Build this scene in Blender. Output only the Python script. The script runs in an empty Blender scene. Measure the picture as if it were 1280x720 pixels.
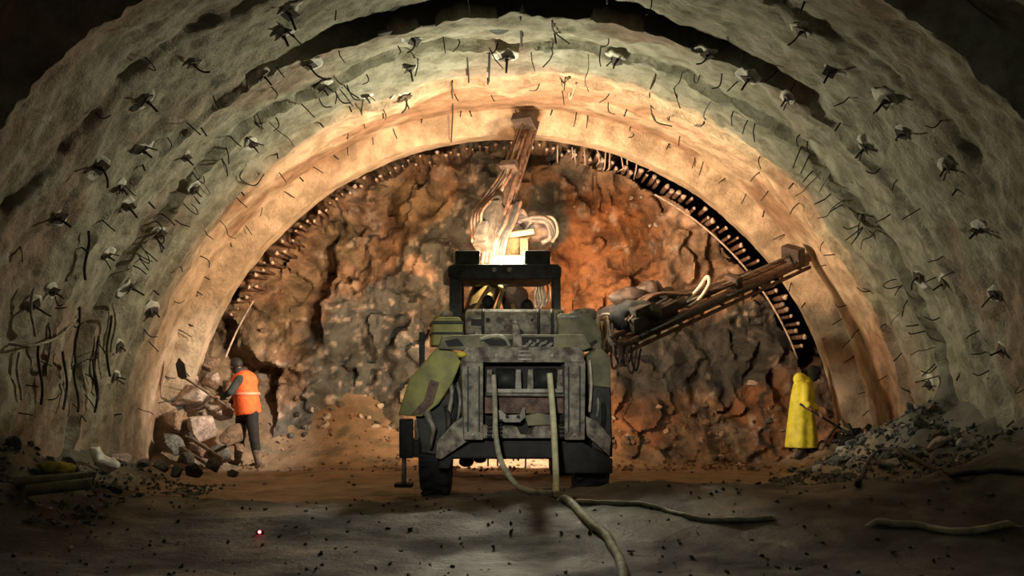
import bpy, bmesh, math, random
import numpy as np
from mathutils import Vector, Matrix, Quaternion, noise as mn

R = random.Random(7)
PI = math.pi
F = 1500.0; CX = 640.0; HY = 460.0; CZ = 1.6
scene = bpy.context.scene
col = scene.collection

def P(px, py, D):
    """point seen at pixel (px,py) of the surveyed photograph when it stands D metres in front of the camera"""
    return Vector(((px - CX) * D / F, D, CZ + (HY - py) * D / F))

# ------------------------------------------------------------------ numpy noise
def _hash(ix, iy, iz, seed):
    h = (ix * 374761393 + iy * 668265263 + iz * 1274126177 + seed * 974634777) & 0xffffffff
    h = ((h ^ (h >> 13)) * 1103515245) & 0xffffffff
    h = (h ^ (h >> 16)) & 0xffff
    return h / 65535.0 * 2 - 1
def vnoise(x, y, z, seed=0):
    x = np.asarray(x, float); y = np.asarray(y, float) + 0 * x; z = np.asarray(z, float) + 0 * x
    ix = np.floor(x).astype(np.int64); iy = np.floor(y).astype(np.int64); iz = np.floor(z).astype(np.int64)
    fx, fy, fz = x - ix, y - iy, z - iz
    fx = fx * fx * (3 - 2 * fx); fy = fy * fy * (3 - 2 * fy); fz = fz * fz * (3 - 2 * fz)
    r = 0
    for a in (0, 1):
        for b in (0, 1):
            for c in (0, 1):
                w = (fx if a else 1 - fx) * (fy if b else 1 - fy) * (fz if c else 1 - fz)
                r = r + w * _hash(ix + a, iy + b, iz + c, seed)
    return r
def fbm(x, y, z, o=4, seed=0, g=0.5):
    r = 0; a = 1.0; s = 1.0
    for k in range(o):
        r = r + a * vnoise(np.asarray(x) * s, np.asarray(y) * s, np.asarray(z) * s, seed + k * 17)
        a *= g; s *= 2.03
    return r
def sst(a, b, x):
    t = np.clip((np.asarray(x, float) - a) / (b - a), 0, 1)
    return t * t * (3 - 2 * t)

# ------------------------------------------------------------------ materials
MATS = {}
def mat(name, c1, c2=None, rough=0.8, metal=0.0, scale=6.0, bump=0.0, bscale=30.0, contrast=(0.4, 0.6), attr=None, spec=0.5, emit=None, estr=1.0, rough2=None, detail=6):
    m = bpy.data.materials.new(name); m.use_nodes = True
    nt = m.node_tree; N = nt.nodes; L = nt.links
    b = N['Principled BSDF']
    b.inputs['Metallic'].default_value = metal
    b.inputs['Roughness'].default_value = rough
    b.inputs['Specular IOR Level'].default_value = spec
    geo = N.new('ShaderNodeNewGeometry')
    pos = geo.outputs['Position']
    if not attr:
        tc = N.new('ShaderNodeTexCoord'); pos = tc.outputs['Object']
    nz = N.new('ShaderNodeTexNoise'); nz.inputs['Scale'].default_value = scale; nz.inputs['Detail'].default_value = detail
    nz.inputs['Roughness'].default_value = 0.62
    L.new(pos, nz.inputs['Vector'])
    rp = N.new('ShaderNodeValToRGB'); rp.color_ramp.elements[0].position = contrast[0]; rp.color_ramp.elements[1].position = contrast[1]
    L.new(nz.outputs['Fac'], rp.inputs['Fac'])
    c2 = c2 or tuple(v * 0.6 for v in c1)
    if attr:
        at = N.new('ShaderNodeAttribute'); at.attribute_name = attr
        rp.color_ramp.elements[0].color = (*c2, 1); rp.color_ramp.elements[1].color = (*c1, 1)
        mx = N.new('ShaderNodeMix'); mx.data_type = 'RGBA'; mx.blend_type = 'MULTIPLY'; mx.inputs['Factor'].default_value = 1
        L.new(at.outputs['Color'], mx.inputs['A']); L.new(rp.outputs['Color'], mx.inputs['B'])
        L.new(mx.outputs['Result'], b.inputs['Base Color'])
    else:
        rp.color_ramp.elements[0].color = (*c2, 1); rp.color_ramp.elements[1].color = (*c1, 1)
        L.new(rp.outputs['Color'], b.inputs['Base Color'])
    if rough2 is not None:
        mr = N.new('ShaderNodeMapRange'); mr.inputs['From Min'].default_value = 0.35; mr.inputs['From Max'].default_value = 0.65
        mr.inputs['To Min'].default_value = rough2; mr.inputs['To Max'].default_value = rough
        nz3 = N.new('ShaderNodeTexNoise'); nz3.inputs['Scale'].default_value = 0.9; nz3.inputs['Detail'].default_value = 4
        L.new(pos, nz3.inputs['Vector'])
        L.new(nz3.outputs['Fac'], mr.inputs['Value']); L.new(mr.outputs['Result'], b.inputs['Roughness'])
    if bump:
        nb = N.new('ShaderNodeTexNoise'); nb.inputs['Scale'].default_value = bscale; nb.inputs['Detail'].default_value = 7
        nb.inputs['Roughness'].default_value = 0.7
        L.new(pos, nb.inputs['Vector'])
        bp = N.new('ShaderNodeBump'); bp.inputs['Strength'].default_value = 0.9; bp.inputs['Distance'].default_value = bump
        L.new(nb.outputs['Fac'], bp.inputs['Height']); L.new(bp.outputs['Normal'], b.inputs['Normal'])
    if emit:
        b.inputs['Emission Color'].default_value = (*emit, 1); b.inputs['Emission Strength'].default_value = estr
    MATS[name] = m
    return m

mat('shotcrete', (1.1, 1.1, 1.1), (0.6, 0.6, 0.56), rough=0.92, scale=3.0, bump=0.05, bscale=17.0, attr='tint', contrast=(0.38, 0.60), spec=0.25)
mat('rock_face', (1.25, 1.22, 1.2), (0.5, 0.49, 0.48), rough=0.6, scale=3.2, bump=0.06, bscale=12.0, attr='tint', contrast=(0.40, 0.58), spec=0.5, detail=10)
mat('mud', (1.1, 1.1, 1.1), (0.65, 0.65, 0.65), rough=0.85, scale=4.0, bump=0.03, bscale=16.0, attr='tint', contrast=(0.35, 0.65), spec=0.5, rough2=0.35)
mat('rock_pale', (0.60, 0.49, 0.43), (0.30, 0.24, 0.20), scale=5, bump=0.03, bscale=7)
mat('rock_brown', (0.30, 0.20, 0.13), (0.15, 0.10, 0.07), scale=5, bump=0.03, bscale=7)
mat('rock_grey', (0.20, 0.21, 0.19), (0.08, 0.085, 0.08), scale=5, bump=0.03, bscale=7)
mat('rock_dark', (0.10, 0.105, 0.095), (0.04, 0.045, 0.04), scale=5, bump=0.03, bscale=7)
mat('rock_white', (0.62, 0.60, 0.55), (0.40, 0.38, 0.35), scale=6, bump=0.02, bscale=9)
mat('olive', (0.38, 0.38, 0.10), (0.19, 0.20, 0.07), rough=0.55, scale=3.5, bump=0.006, bscale=20, contrast=(0.35, 0.6))
mat('dusty_olive', (0.29, 0.285, 0.17), (0.15, 0.15, 0.095), rough=0.7, scale=4, bump=0.006, bscale=25)
mat('grimy_steel', (0.40, 0.37, 0.29), (0.08, 0.072, 0.058), rough=0.65, metal=0.15, scale=9, bump=0.008, bscale=30, contrast=(0.36, 0.62))
mat('pale_steel', (0.42, 0.40, 0.34), (0.20, 0.19, 0.16), rough=0.55, metal=0.3, scale=8, bump=0.005)
mat('dark_steel', (0.055, 0.06, 0.055), (0.025, 0.027, 0.025), rough=0.6, metal=0.3, scale=9, bump=0.004)
mat('black_steel', (0.02, 0.021, 0.02), (0.01, 0.01, 0.01), rough=0.7, scale=9)
mat('rubber', (0.028, 0.03, 0.03), (0.014, 0.015, 0.015), rough=0.85, scale=8, bump=0.01, bscale=20)
mat('mud_caked_steel', (0.20, 0.12, 0.085), (0.07, 0.04, 0.03), rough=0.5, metal=0.2, scale=9, bump=0.012, bscale=25, contrast=(0.38, 0.58))
mat('cover_yellow', (0.62, 0.45, 0.17), (0.35, 0.24, 0.09), rough=0.5, scale=6)  # brighter copy of boom_yellow, offsetting the dimmer light under the roof
mat('drill_steel', (0.07, 0.06, 0.05), (0.03, 0.025, 0.02), rough=0.55, scale=9)
mat('boom_yellow', (0.085, 0.06, 0.028), (0.028, 0.019, 0.011), rough=0.5, scale=6, bump=0.01, bscale=15)
mat('hose_tan', (0.10, 0.08, 0.06), (0.05, 0.04, 0.03))
mat('boom_pink', (0.07, 0.048, 0.038), (0.022, 0.015, 0.012), rough=0.6, scale=7, bump=0.02, bscale=12)
mat('rebar', (0.05, 0.042, 0.03), (0.02, 0.017, 0.013), rough=0.8, metal=0.2, scale=12)
mat('crusted_rebar', (0.42, 0.40, 0.33), (0.22, 0.2, 0.16), rough=0.9, scale=12, bump=0.004)
mat('grout', (0.78, 0.76, 0.66), (0.5, 0.48, 0.41), rough=0.9, scale=9, bump=0.01)
mat('plate', (0.14, 0.12, 0.09), (0.06, 0.05, 0.04), rough=0.7, metal=0.3, scale=12)
mat('pipe_end', (0.60, 0.50, 0.42), (0.33, 0.26, 0.21), rough=0.85, scale=10, bump=0.01)
mat('hose_pale', (0.80, 0.80, 0.50), (0.58, 0.58, 0.38), rough=0.6, scale=9)
mat('hose_grey', (0.55, 0.55, 0.40), (0.30, 0.30, 0.22), rough=0.7, scale=7)
mat('hose_white', (0.75, 0.66, 0.55), (0.5, 0.42, 0.34), rough=0.5, scale=9)
mat('hose_black', (0.03, 0.03, 0.027), (0.016, 0.016, 0.015), rough=0.7, scale=7)
mat('vest_orange', (1.0, 0.17, 0.04), (0.9, 0.12, 0.03), rough=0.8, scale=7, bump=0.01, bscale=12)
mat('vest_band', (0.95, 0.38, 0.25), (0.85, 0.28, 0.18), rough=0.5, scale=7)
mat('coat_yellow', (0.88, 0.82, 0.06), (0.66, 0.60, 0.04), rough=0.55, scale=6, bump=0.015, bscale=8)
mat('cloth_dark', (0.035, 0.045, 0.045), (0.018, 0.022, 0.022), rough=0.9, scale=9, bump=0.006)
mat('cloth_black', (0.022, 0.022, 0.022), (0.012, 0.012, 0.012), rough=0.9, scale=9)
mat('boot', (0.05, 0.042, 0.035), (0.02, 0.018, 0.015), rough=0.6, scale=12)
mat('muddy_boot', (0.20, 0.15, 0.11), (0.08, 0.06, 0.045), rough=0.8, scale=12)
mat('skin', (0.20, 0.11, 0.07), (0.15, 0.08, 0.05), rough=0.6, scale=12)
mat('hair', (0.012, 0.010, 0.009), (0.006, 0.005, 0.005), rough=0.7, scale=30, bump=0.004)
mat('wood', (0.16, 0.12, 0.08), (0.07, 0.05, 0.035), rough=0.8, scale=12)
mat('bag_yellow', (0.55, 0.50, 0.05), (0.30, 0.27, 0.04), rough=0.6, scale=8, bump=0.02)
mat('sheet_white', (0.80, 0.80, 0.74), (0.55, 0.55, 0.5), rough=0.6, scale=7, bump=0.01)
mat('bamboo', (0.30, 0.29, 0.20), (0.16, 0.15, 0.1), rough=0.8, scale=7, bump=0.006)
mat('lamp_glass', (0.9, 0.8, 0.6), rough=0.3, emit=(1.0, 0.72, 0.42), estr=35)
mat('lamp_white', (0.9, 0.9, 0.8), rough=0.3, emit=(1.0, 0.93, 0.75), estr=14)
mat('lamp_red', (0.9, 0.2, 0.2), rough=0.3, emit=(1.0, 0.10, 0.12), estr=9)
mat('lamp_yellow', (0.85, 0.75, 0.10), (0.7, 0.6, 0.05), rough=0.4)

# ------------------------------------------------------------------ mesh helpers
ORG = {}
class MB:
    def __init__(s): s.bm = bmesh.new()
    def _mv(s, vs, M): bmesh.ops.transform(s.bm, matrix=M, verts=vs)
    def hexa(s, pts, bev=0.0):
        """8 corner points: 0-3 near face ccw, 4-7 far face"""
        v = [s.bm.verts.new(p) for p in pts]
        fs = [s.bm.faces.new([v[i] for i in q]) for q in ((0, 1, 2, 3), (7, 6, 5, 4), (0, 4, 5, 1), (1, 5, 6, 2), (2, 6, 7, 3), (3, 7, 4, 0))]
        bmesh.ops.recalc_face_normals(s.bm, faces=fs)
        if bev:
            es = set(e for f in fs for e in f.edges)
            bmesh.ops.bevel(s.bm, geom=list(es), offset=bev, segments=2, affect='EDGES', profile=0.6)
        return s
    def box(s, c, size, rot=None, bev=0.0):
        c = Vector(c); h = Vector(size) / 2
        M = rot if rot else Matrix.Identity(3)
        pts = [c + M @ Vector((a * h.x, b * h.y, d * h.z)) for (a, b, d) in ((-1, -1, -1), (1, -1, -1), (1, -1, 1), (-1, -1, 1), (-1, 1, -1), (1, 1, -1), (1, 1, 1), (-1, 1, 1))]
        return s.hexa(pts, bev)
    def pbox(s, x0, y0, x1, y1, D0, D1, bev=0.015, yaw=-0.10):
        """solid whose camera-side rectangle covers those pixels at D0, running back to D1 along the machine's heading"""
        a = P(x0, y1, D0); b = P(x1, y0, D0); d = D1 - D0; k = yaw * d
        pts = [(a.x, D0, a.z), (b.x, D0, a.z), (b.x, D0, b.z), (a.x, D0, b.z), (a.x + k, D1, a.z), (b.x + k, D1, a.z), (b.x + k, D1, b.z), (a.x + k, D1, b.z)]
        return s.hexa([Vector(p) for p in pts], bev)
    def prism(s, pts, ext, bev=0.0):
        """polygon (list of points) extruded along ext"""
        ext = Vector(ext)
        a = [s.bm.verts.new(Vector(p)) for p in pts]; b = [s.bm.verts.new(Vector(p) + ext) for p in pts]
        n = len(a); fs = [s.bm.faces.new(a), s.bm.faces.new(b[::-1])]
        for i in range(n): fs.append(s.bm.faces.new((a[i], b[i], b[(i + 1) % n], a[(i + 1) % n])))
        bmesh.ops.recalc_face_normals(s.bm, faces=fs)
        if bev:
            es = set(e for f in fs for e in f.edges)
            bmesh.ops.bevel(s.bm, geom=list(es), offset=bev, segments=2, affect='EDGES', profile=0.6)
        return s
    def pprism(s, pix, D, th, bev=0.012, yaw=-0.10):
        return s.prism([P(x, y, D) for x, y in pix], (yaw * th, th, 0), bev)
    def cyl(s, p0, p1, r0, r1=None, n=16, bev=0.0):
        return s.tube([p0, p1], r0, n, r1)
    def tube(s, pts, r, n=8, r1=None, cap=True):
        pts = [Vector(p) for p in pts]; rings = []
        m = len(pts); t = (pts[1] - pts[0]).normalized()
        up = Vector((0, 0, 1)) if abs(t.z) < 0.9 else Vector((1, 0, 0))
        u = t.cross(up).normalized(); 
        for i, p in enumerate(pts):
            if i == 0: tt = (pts[1] - pts[0])
            elif i == m - 1: tt = (pts[-1] - pts[-2])
            else: tt = (pts[i + 1] - pts[i - 1])
            tt = tt.normalized()
            u = (u - tt * u.dot(tt)).normalized(); w = tt.cross(u)
            if callable(r): rr = r(i / (m - 1))
            else: rr = r if r1 is None else r + (r1 - r) * i / (m - 1)
            rings.append([s.bm.verts.new(p + (u * math.cos(2 * PI * k / n) + w * math.sin(2 * PI * k / n)) * rr) for k in range(n)])
        for a, b in zip(rings, rings[1:]):
            for k in range(n):
                f = s.bm.faces.new((a[k], a[(k + 1) % n], b[(k + 1) % n], b[k])); f.smooth = True
        if cap:
            s.bm.faces.new(rings[0][::-1]); s.bm.faces.new(rings[-1])
        return s
    def ball(s, c, r, seg=14, rot=None):
        r = (r, r, r) if isinstance(r, (int, float)) else r
        g = bmesh.ops.create_uvsphere(s.bm, u_segments=seg, v_segments=max(6, seg * 2 // 3), radius=1)
        M = Matrix.Translation(Vector(c)) @ (rot.to_4x4() if rot else Matrix.Identity(4)) @ Matrix.Diagonal((*r, 1))
        s._mv(g['verts'], M)
        for v in g['verts']:
            for f in v.link_faces: f.smooth = True
        return s
    def hull(s, pts):
        vs = [s.bm.verts.new(p) for p in pts]
        g = bmesh.ops.convex_hull(s.bm, input=vs)
        bmesh.ops.delete(s.bm, geom=list({v for v in list(g['geom_interior']) + list(g['geom_unused']) if isinstance(v, bmesh.types.BMVert)}), context='VERTS')
        return s
    def rough(s, amp, sc=3.0, seed=0):
        for v in s.bm.verts:
            n = mn.noise_vector(v.co * sc + Vector((seed, seed * 2.3, 0)))
            v.co += n * amp
        return s
    def sub(s, cuts=1):
        bmesh.ops.subdivide_edges(s.bm, edges=list(s.bm.edges), cuts=cuts, use_grid_fill=True); return s
    def build(s, name, m, parent=None, smooth=False, label=None, kind=None):
        me = bpy.data.meshes.new(name)
        if parent is not None:
            o0 = ORG[parent.name]; bmesh.ops.translate(s.bm, verts=s.bm.verts, vec=-o0)
        if smooth:
            for f in s.bm.faces: f.smooth = True
        s.bm.to_mesh(me); s.bm.free()
        me.materials.append(MATS[m])
        o = bpy.data.objects.new(name, me); col.objects.link(o)
        if parent is not None: o.parent = parent; ORG[o.name] = ORG[parent.name]
        else: ORG[o.name] = Vector((0, 0, 0))
        if label: o['label'] = label
        if kind: o['kind'] = kind
        return o

def thing(name, label, cat, loc=(0, 0, 0), group=None):
    o = bpy.data.objects.new(name, None); o.empty_display_size = 0.1; col.objects.link(o)
    o.location = loc; ORG[o.name] = Vector(loc)
    o['label'] = label; o['category'] = cat
    if group: o['group'] = group
    return o
def tag(o, label, cat, group=None, kind=None):
    o['label'] = label; o['category'] = cat
    if group: o['group'] = group
    if kind: o['kind'] = kind
    return o
def recentre(o, p):
    """put a single-mesh thing's origin at p"""
    p = Vector(p); o.data.transform(Matrix.Translation(-p)); o.location = p; ORG[o.name] = p
    return o
def copy_tree(o, parent=None):
    c = o.copy(); col.objects.link(c)
    if parent is not None: c.parent = parent
    for ch in list(o.children): copy_tree(ch, c)
    return c
def curve_pts(pts, n=8):
    """Catmull-Rom through points"""
    pts = [Vector(p) for p in pts]; q = [pts[0] * 2 - pts[1]] + pts + [pts[-1] * 2 - pts[-2]]; out = []
    for i in range(1, len(q) - 2):
        a, b, c, d = q[i - 1:i + 3]
        for k in range(n):
            t = k / n
            out.append(0.5 * ((2 * b) + (c - a) * t + (2 * a - 5 * b + 4 * c - d) * t * t + (3 * b - a - 3 * c + d) * t ** 3))
    out.append(pts[-1]); return out
def grid_mesh(name, V, nu, nv, m, tint, keep=None, flip=False):
    idx = np.arange(nu * nv).reshape(nu, nv)
    a = idx[:-1, :-1].ravel(); b = idx[1:, :-1].ravel(); c = idx[1:, 1:].ravel(); d = idx[:-1, 1:].ravel()
    Fc = np.stack([a, b, c, d] if not flip else [d, c, b, a], 1)
    if keep is not None: Fc = Fc[keep.ravel()]
    used = np.unique(Fc); mp = -np.ones(nu * nv, int); mp[used] = np.arange(len(used)); Fc = mp[Fc]; V = V[used]; T = tint[used]
    me = bpy.data.meshes.new(name)
    me.vertices.add(len(V)); me.vertices.foreach_set('co', V.astype(np.float32).ravel())
    me.loops.add(len(Fc) * 4); me.loops.foreach_set('vertex_index', Fc.astype(np.int32).ravel())
    me.polygons.add(len(Fc)); me.polygons.foreach_set('loop_start', np.arange(0, len(Fc) * 4, 4, dtype=np.int32))
    me.polygons.foreach_set('loop_total', np.full(len(Fc), 4, np.int32))
    me.polygons.foreach_set('use_smooth', np.ones(len(Fc), bool))
    me.update(calc_edges=True); me.validate()
    at = me.color_attributes.new('tint', 'FLOAT_COLOR', 'POINT')
    at.data.foreach_set('color', np.concatenate([T, np.ones((len(T), 1))], 1).astype(np.float32).ravel())
    me.set_sharp_from_angle(angle=math.radians(42))
    me.materials.append(MATS[m])
    o = bpy.data.objects.new(name, me); col.objects.link(o); o['kind'] = 'structure'; ORG[o.name] = Vector((0, 0, 0))
    return o

# ------------------------------------------------------------------ tunnel vault
PD = [-14, 6.0, 9.6, 10.15, 10.28, 11.9, 12.0, 13.60, 13.66, 13.86, 13.92, 15.62, 15.68, 17.0, 17.05, 19.16, 19.21, 19.75, 19.82, 22.6]
PR = [6.5, 6.25, 6.12, 6.10, 5.74, 5.90, 5.83, 5.79, 5.79, 5.77, 5.71, 5.90, 5.76, 5.76, 5.65, 5.74, 5.35, 5.36, 5.80, 6.1]
def Rp(D, th):
    D = np.asarray(D, float); th = np.asarray(th, float)
    sh = 0.05 * vnoise(th * 9, 0.3, 0.7, 5) + 0.03 * vnoise(th * 31, 0.3, 0.7, 6)
    r = np.interp(D + sh, PD, PR)
    crown = np.exp(-((th - PI * 0.485) / 0.50) ** 4)
    g = np.clip(1 - np.abs(D + sh - 13.78) / 0.11, 0, 1)
    r = r + 0.36 * sst(0.0, 0.55, g) * crown + 0.13 * crown * sst(11.9, 13.5, D) * (D + sh < 13.9)
    r = r + 0.0 * D
    return r
def disp(D, th):
    x = np.cos(th) * 5.7; z = np.sin(th) * 5.7
    near = 0.25 + 0.75 * (1 - sst(17.5, 19.1, D))
    d = 0.075 * fbm(x * 1.1, D * 1.1, z * 1.1, 4, 3) + (0.030 * fbm(x * 4.2, D * 4.2, z * 4.2, 4, 40) + 0.014 * vnoise(x * 13, D * 13, z * 13, 47)) * (1 - 0.5 * sst(16.5, 17.2, D))
    low = 1 - sst(0.05, 0.5, np.sin(th)) ; leftlow = low * (np.cos(th) < 0) * (D < 15.5)
    d = d + leftlow * 0.09 * vnoise(x * 0.0 + th * 2, D * 5.5, 1.0, 9)
    return d * near
def tunnel():
    Ds = np.concatenate([np.arange(-14, 8.5, 0.4), np.arange(8.5, 22.6, 0.04)])
    th = np.linspace(-0.10, PI + 0.10, 560)
    T, D = np.meshgrid(th, Ds, indexing='ij')
    r = Rp(D, T) + disp(D, T)
    X = r * np.cos(T); Z = r * np.sin(T)
    V = np.stack([X.ravel(), D.ravel(), Z.ravel()], 1)
    t, d = T.ravel(), D.ravel(); x, z = X.ravel(), Z.ravel()
    g = np.array([0.44, 0.42, 0.315]); br = np.array([0.40, 0.31, 0.23]); be = np.array([0.52, 0.42, 0.31]); mud_ = np.array([0.28, 0.22, 0.16]); wh = np.array([0.6, 0.6, 0.5])
    n1 = fbm(x * 0.7, d * 0.7, z * 0.7, 4, 90); n2 = fbm(x * 2.6, d * 2.6, z * 2.6, 4, 120)
    def mixc(a, b, f): f = np.clip(f, 0, 1)[:, None]; return a * (1 - f) + b * f
    c = np.tile(g, (len(d), 1))
    c = mixc(c, br, sst(0.25, 0.9, n1 * 1.0 + 0.55 * (1 - sst(9.8, 11.8, d)) + 0.30 * (x < -3) * (d < 16)))
    c = mixc(c, wh, 0.45 * sst(0.45, 0.9, n2))
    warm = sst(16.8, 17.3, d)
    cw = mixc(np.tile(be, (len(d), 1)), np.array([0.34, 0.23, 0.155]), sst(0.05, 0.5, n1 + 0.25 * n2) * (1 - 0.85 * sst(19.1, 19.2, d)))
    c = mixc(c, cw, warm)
    c = mixc(c, mud_, (1 - sst(0.2, 1.3, z + 0.5 * n1)) * 0.85)
    void_shade = sst(19.78, 19.82, d); c = mixc(c, np.array([0.10, 0.07, 0.05]), void_shade); c = mixc(c, np.array([0.015, 0.012, 0.01]), void_shade * (x > 0.8) * (z > 1.3))  # shade of the recess behind the last ring painted in, blackest right
    gv = np.exp(-((t - PI * 0.485) / 0.50) ** 4) * (np.abs(d - 13.77) < 0.14); c = mixc(c, np.array([0.03, 0.028, 0.022]), gv)  # shade inside the crown groove darkened into the colour
    nu, nv = T.shape
    Tm = (T[:-1, :-1] + T[1:, 1:]) / 2
    a0, a1 = 0.30 * PI, 0.70 * PI
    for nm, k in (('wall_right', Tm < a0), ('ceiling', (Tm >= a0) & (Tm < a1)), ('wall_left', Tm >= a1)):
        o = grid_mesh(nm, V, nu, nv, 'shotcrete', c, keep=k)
        o['label'] = {'wall_right': 'rough green-grey sprayed concrete rings curving up the right side', 'ceiling': 'sprayed concrete crown of the tunnel vault with a black gap between rings', 'wall_left': 'rough green-grey sprayed concrete rings curving up the left side'}[nm]
tunnel()

def hit(px, py):
    """where the sight line of a pixel meets the vault"""
    Ds = np.arange(6.0, 20.3, 0.02)
    x = (px - CX) * Ds / F; z = CZ + (HY - py) * Ds / F
    th = np.arctan2(z, x); r = np.hypot(x, z)
    rr = Rp(Ds, th) + disp(Ds, th)
    k = np.argmax(r >= rr)
    if not (r >= rr).any(): return None
    return Vector((x[k], Ds[k], z[k])), th[k]
def on_vault(th, D):
    r = float(Rp(D, th) + disp(D, th)); return Vector((r * math.cos(th), D, r * math.sin(th)))

# ------------------------------------------------------------------ ground
CREST = ([-7, -5.2, -3.2, -1.3, -0.65, 0, 0.5, 1.3, 2.1, 3.0, 3.6, 5.2, 7], [0.40, 0.36, 0.24, 0.22, 0.28, 0.31, 0.35, 0.425, 0.41, 0.40, 0.43, 0.53, 0.6])
def gz(x, D):
    x = np.asarray(x, float); D = np.asarray(D, float)
    h = np.interp(x, *CREST)
    dc = 12.3 + 0.25 * vnoise(x * 0.8, 0.1, 0.2, 77)
    m = np.where(D < dc, 1 - sst(0, 1, (dc - D) / 3.0), 1 - sst(0, 1, (D - dc) / 1.5))
    z = m * (h + 0.03 * fbm(x * 2.2, D * 2.2, 0.5, 3, 60))
    z = z + 0.022 * fbm(x * 1.4, D * 1.4, 0.2, 5, 61) + 0.010 * fbm(x * 7, D * 7, 0.2, 3, 62) * (1 - 0.75 * sst(14.8, 15.6, D) * (1 - sst(4, 5, np.abs(x))))
    # muck against the walls and at the toe of the face
    def heap(cx, cy, rx, ry, hh, p=1.5):
        q = np.sqrt(((x - cx) / rx) ** 2 + ((D - cy) / ry) ** 2); return hh * np.clip(1 - q, 0, 1) ** p
    z = z + heap(6.3, 15.3, 3.0, 3.2, 1.9, 1.4) * (1 + 0.25 * vnoise(x * 3, D * 3, 0, 63))
    z = z + heap(6.2, 12.5, 2.0, 2.4, 0.6, 1.3)
    z = z + heap(-6.2, 12.6, 2.3, 2.8, 0.9, 1.3) * (1 + 0.3 * vnoise(x * 3, D * 3, 0, 64))
    z = z + heap(-6.6, 16.0, 2.2, 2.4, 0.9, 1.2)
    z = z + heap(-6.5, 20.6, 2.8, 2.0, 1.6, 1.2)
    z = z + heap(6.6, 19.4, 2.4, 2.6, 1.1, 1.2)
    hm = sst(3.6, 4.8, np.abs(x)) * sst(11.0, 12.5, D)
    z = z + hm * (0.05 * np.abs(fbm(x * 4, D * 4, 0.3, 4, 66)) + 0.035 * vnoise(x * 9, D * 9, 0.3, 67))
    z = z + 0.9 * sst(19.9, 22, D) * (1 + 0.4 * vnoise(x * 1.3, D, 0, 65)) + heap(-2.6, 21.2, 2.6, 2.2, 0.9, 1.2)
    return z
def gzf(x, D): return float(gz(x, D))
def ground():
    xs = np.arange(-7.2, 7.21, 0.06); Ds = np.concatenate([np.arange(-14, 6, 0.4), np.arange(6, 22.0, 0.055)])
    X, D = np.meshgrid(xs, Ds, indexing='ij'); Z = gz(X, D)
    V = np.stack([X.ravel(), D.ravel(), Z.ravel()], 1); x, d, z = X.ravel(), D.ravel(), Z.ravel()
    n = fbm(x * 0.9, d * 0.9, 0.1, 4, 200); n2 = fbm(x * 3.5, d * 3.5, 0.1, 4, 210)
    base = np.array([0.034, 0.036, 0.039]); brown = np.array([0.33, 0.25, 0.17]); olive = np.array([0.050, 0.053, 0.046])
    def mixc(a, b, f): f = np.clip(f, 0, 1)[:, None]; return a * (1 - f) + b * f
    c = np.tile(base, (len(x), 1))
    c = mixc(c, olive, sst(-0.2, 0.6, n) * 0.6)
    c = mixc(c, brown, sst(12.8, 14.5, d + 0.8 * n))  # foreground's unlit darkness is put into the colour; brown starts past the berm
    c = mixc(c, np.array([0.13, 0.14, 0.11]), sst(0.2, 0.7, n2) * 0.7)
    c = mixc(c, np.array([0.14, 0.145, 0.12]), sst(4.2, 5.0, np.abs(x) + 0.4 * n) * (1 - sst(17.2, 18.5, d)))
    o = grid_mesh('floor', V, *X.shape, 'mud', c, flip=False)
    o['label'] = 'dark muddy tunnel floor with a low berm across the foreground'
ground()

# ------------------------------------------------------------------ rock face
GREYLINE = [(625, 165), (600, 250), (545, 320), (500, 390), (440, 450), (400, 520), (390, 590)]
def segd(px, py, line):
    best = np.full(px.shape, 1e9)
    for (ax, ay), (bx, by) in zip(line, line[1:]):
        vx, vy = bx - ax, by - ay; t = np.clip(((px - ax) * vx + (py - ay) * vy) / (vx * vx + vy * vy), 0, 1)
        best = np.minimum(best, np.hypot(px - ax - t * vx, py - ay - t * vy))
    return best
def face_depth(x, z, detail=True):
    rs = np.random.RandomState(3)
    d = 21.05 - 0.30 * fbm(x * 0.55, z * 0.55, 0.3, 3, 300)
    d = d - 1.1 * np.clip(1.5 - z, 0, 3) ** 1.2 / 1.6 * (0.7 + 0.3 * vnoise(x * 0.8, 0, 0, 301))
    for ncell, amp, sl, sd in ((130, 0.045, 0.20, 4), (1300, 0.026, 0.38, 5)):
        rs = np.random.RandomState(sd); sx = rs.uniform(-8.5, 6.2, ncell); sz = rs.uniform(-3, 8.5, ncell)
        off = rs.normal(0, amp, ncell); gx = rs.normal(0, sl, ncell); gzv = rs.normal(0, sl, ncell)
        xs = x.ravel() + 0.22 * fbm(x.ravel() * 1.6, z.ravel() * 1.6, 0, 4, 310); zs = z.ravel() + 0.22 * fbm(x.ravel() * 1.6, z.ravel() * 1.6, 9, 4, 311); xs, zs = xs * 0.9 - 0.42 * zs, zs * 0.9 + 0.42 * xs
        o = np.zeros(len(xs)); K = 9.0 * ncell / 140.0 * 1.6
        for i in range(0, len(xs), 4000):
            dx = xs[i:i + 4000, None] - sx; dz = zs[i:i + 4000, None] - sz; q = dx * dx * 1.4 + dz * dz
            w = np.exp(-K * (q - q.min(1)[:, None])); w /= w.sum(1)[:, None]
            o[i:i + 4000] = (w * (off + gx * dx + gzv * dz)).sum(1)
        d = d + np.clip(o, -0.45, 0.35).reshape(x.shape)
    d = d + 0.05 * fbm(x * 2.6 + z * 1.0, z * 1.6, 0, 5, 320) + 0.022 * np.abs(fbm(x * 7, z * 4.0, 0, 4, 325))
    return d
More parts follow.
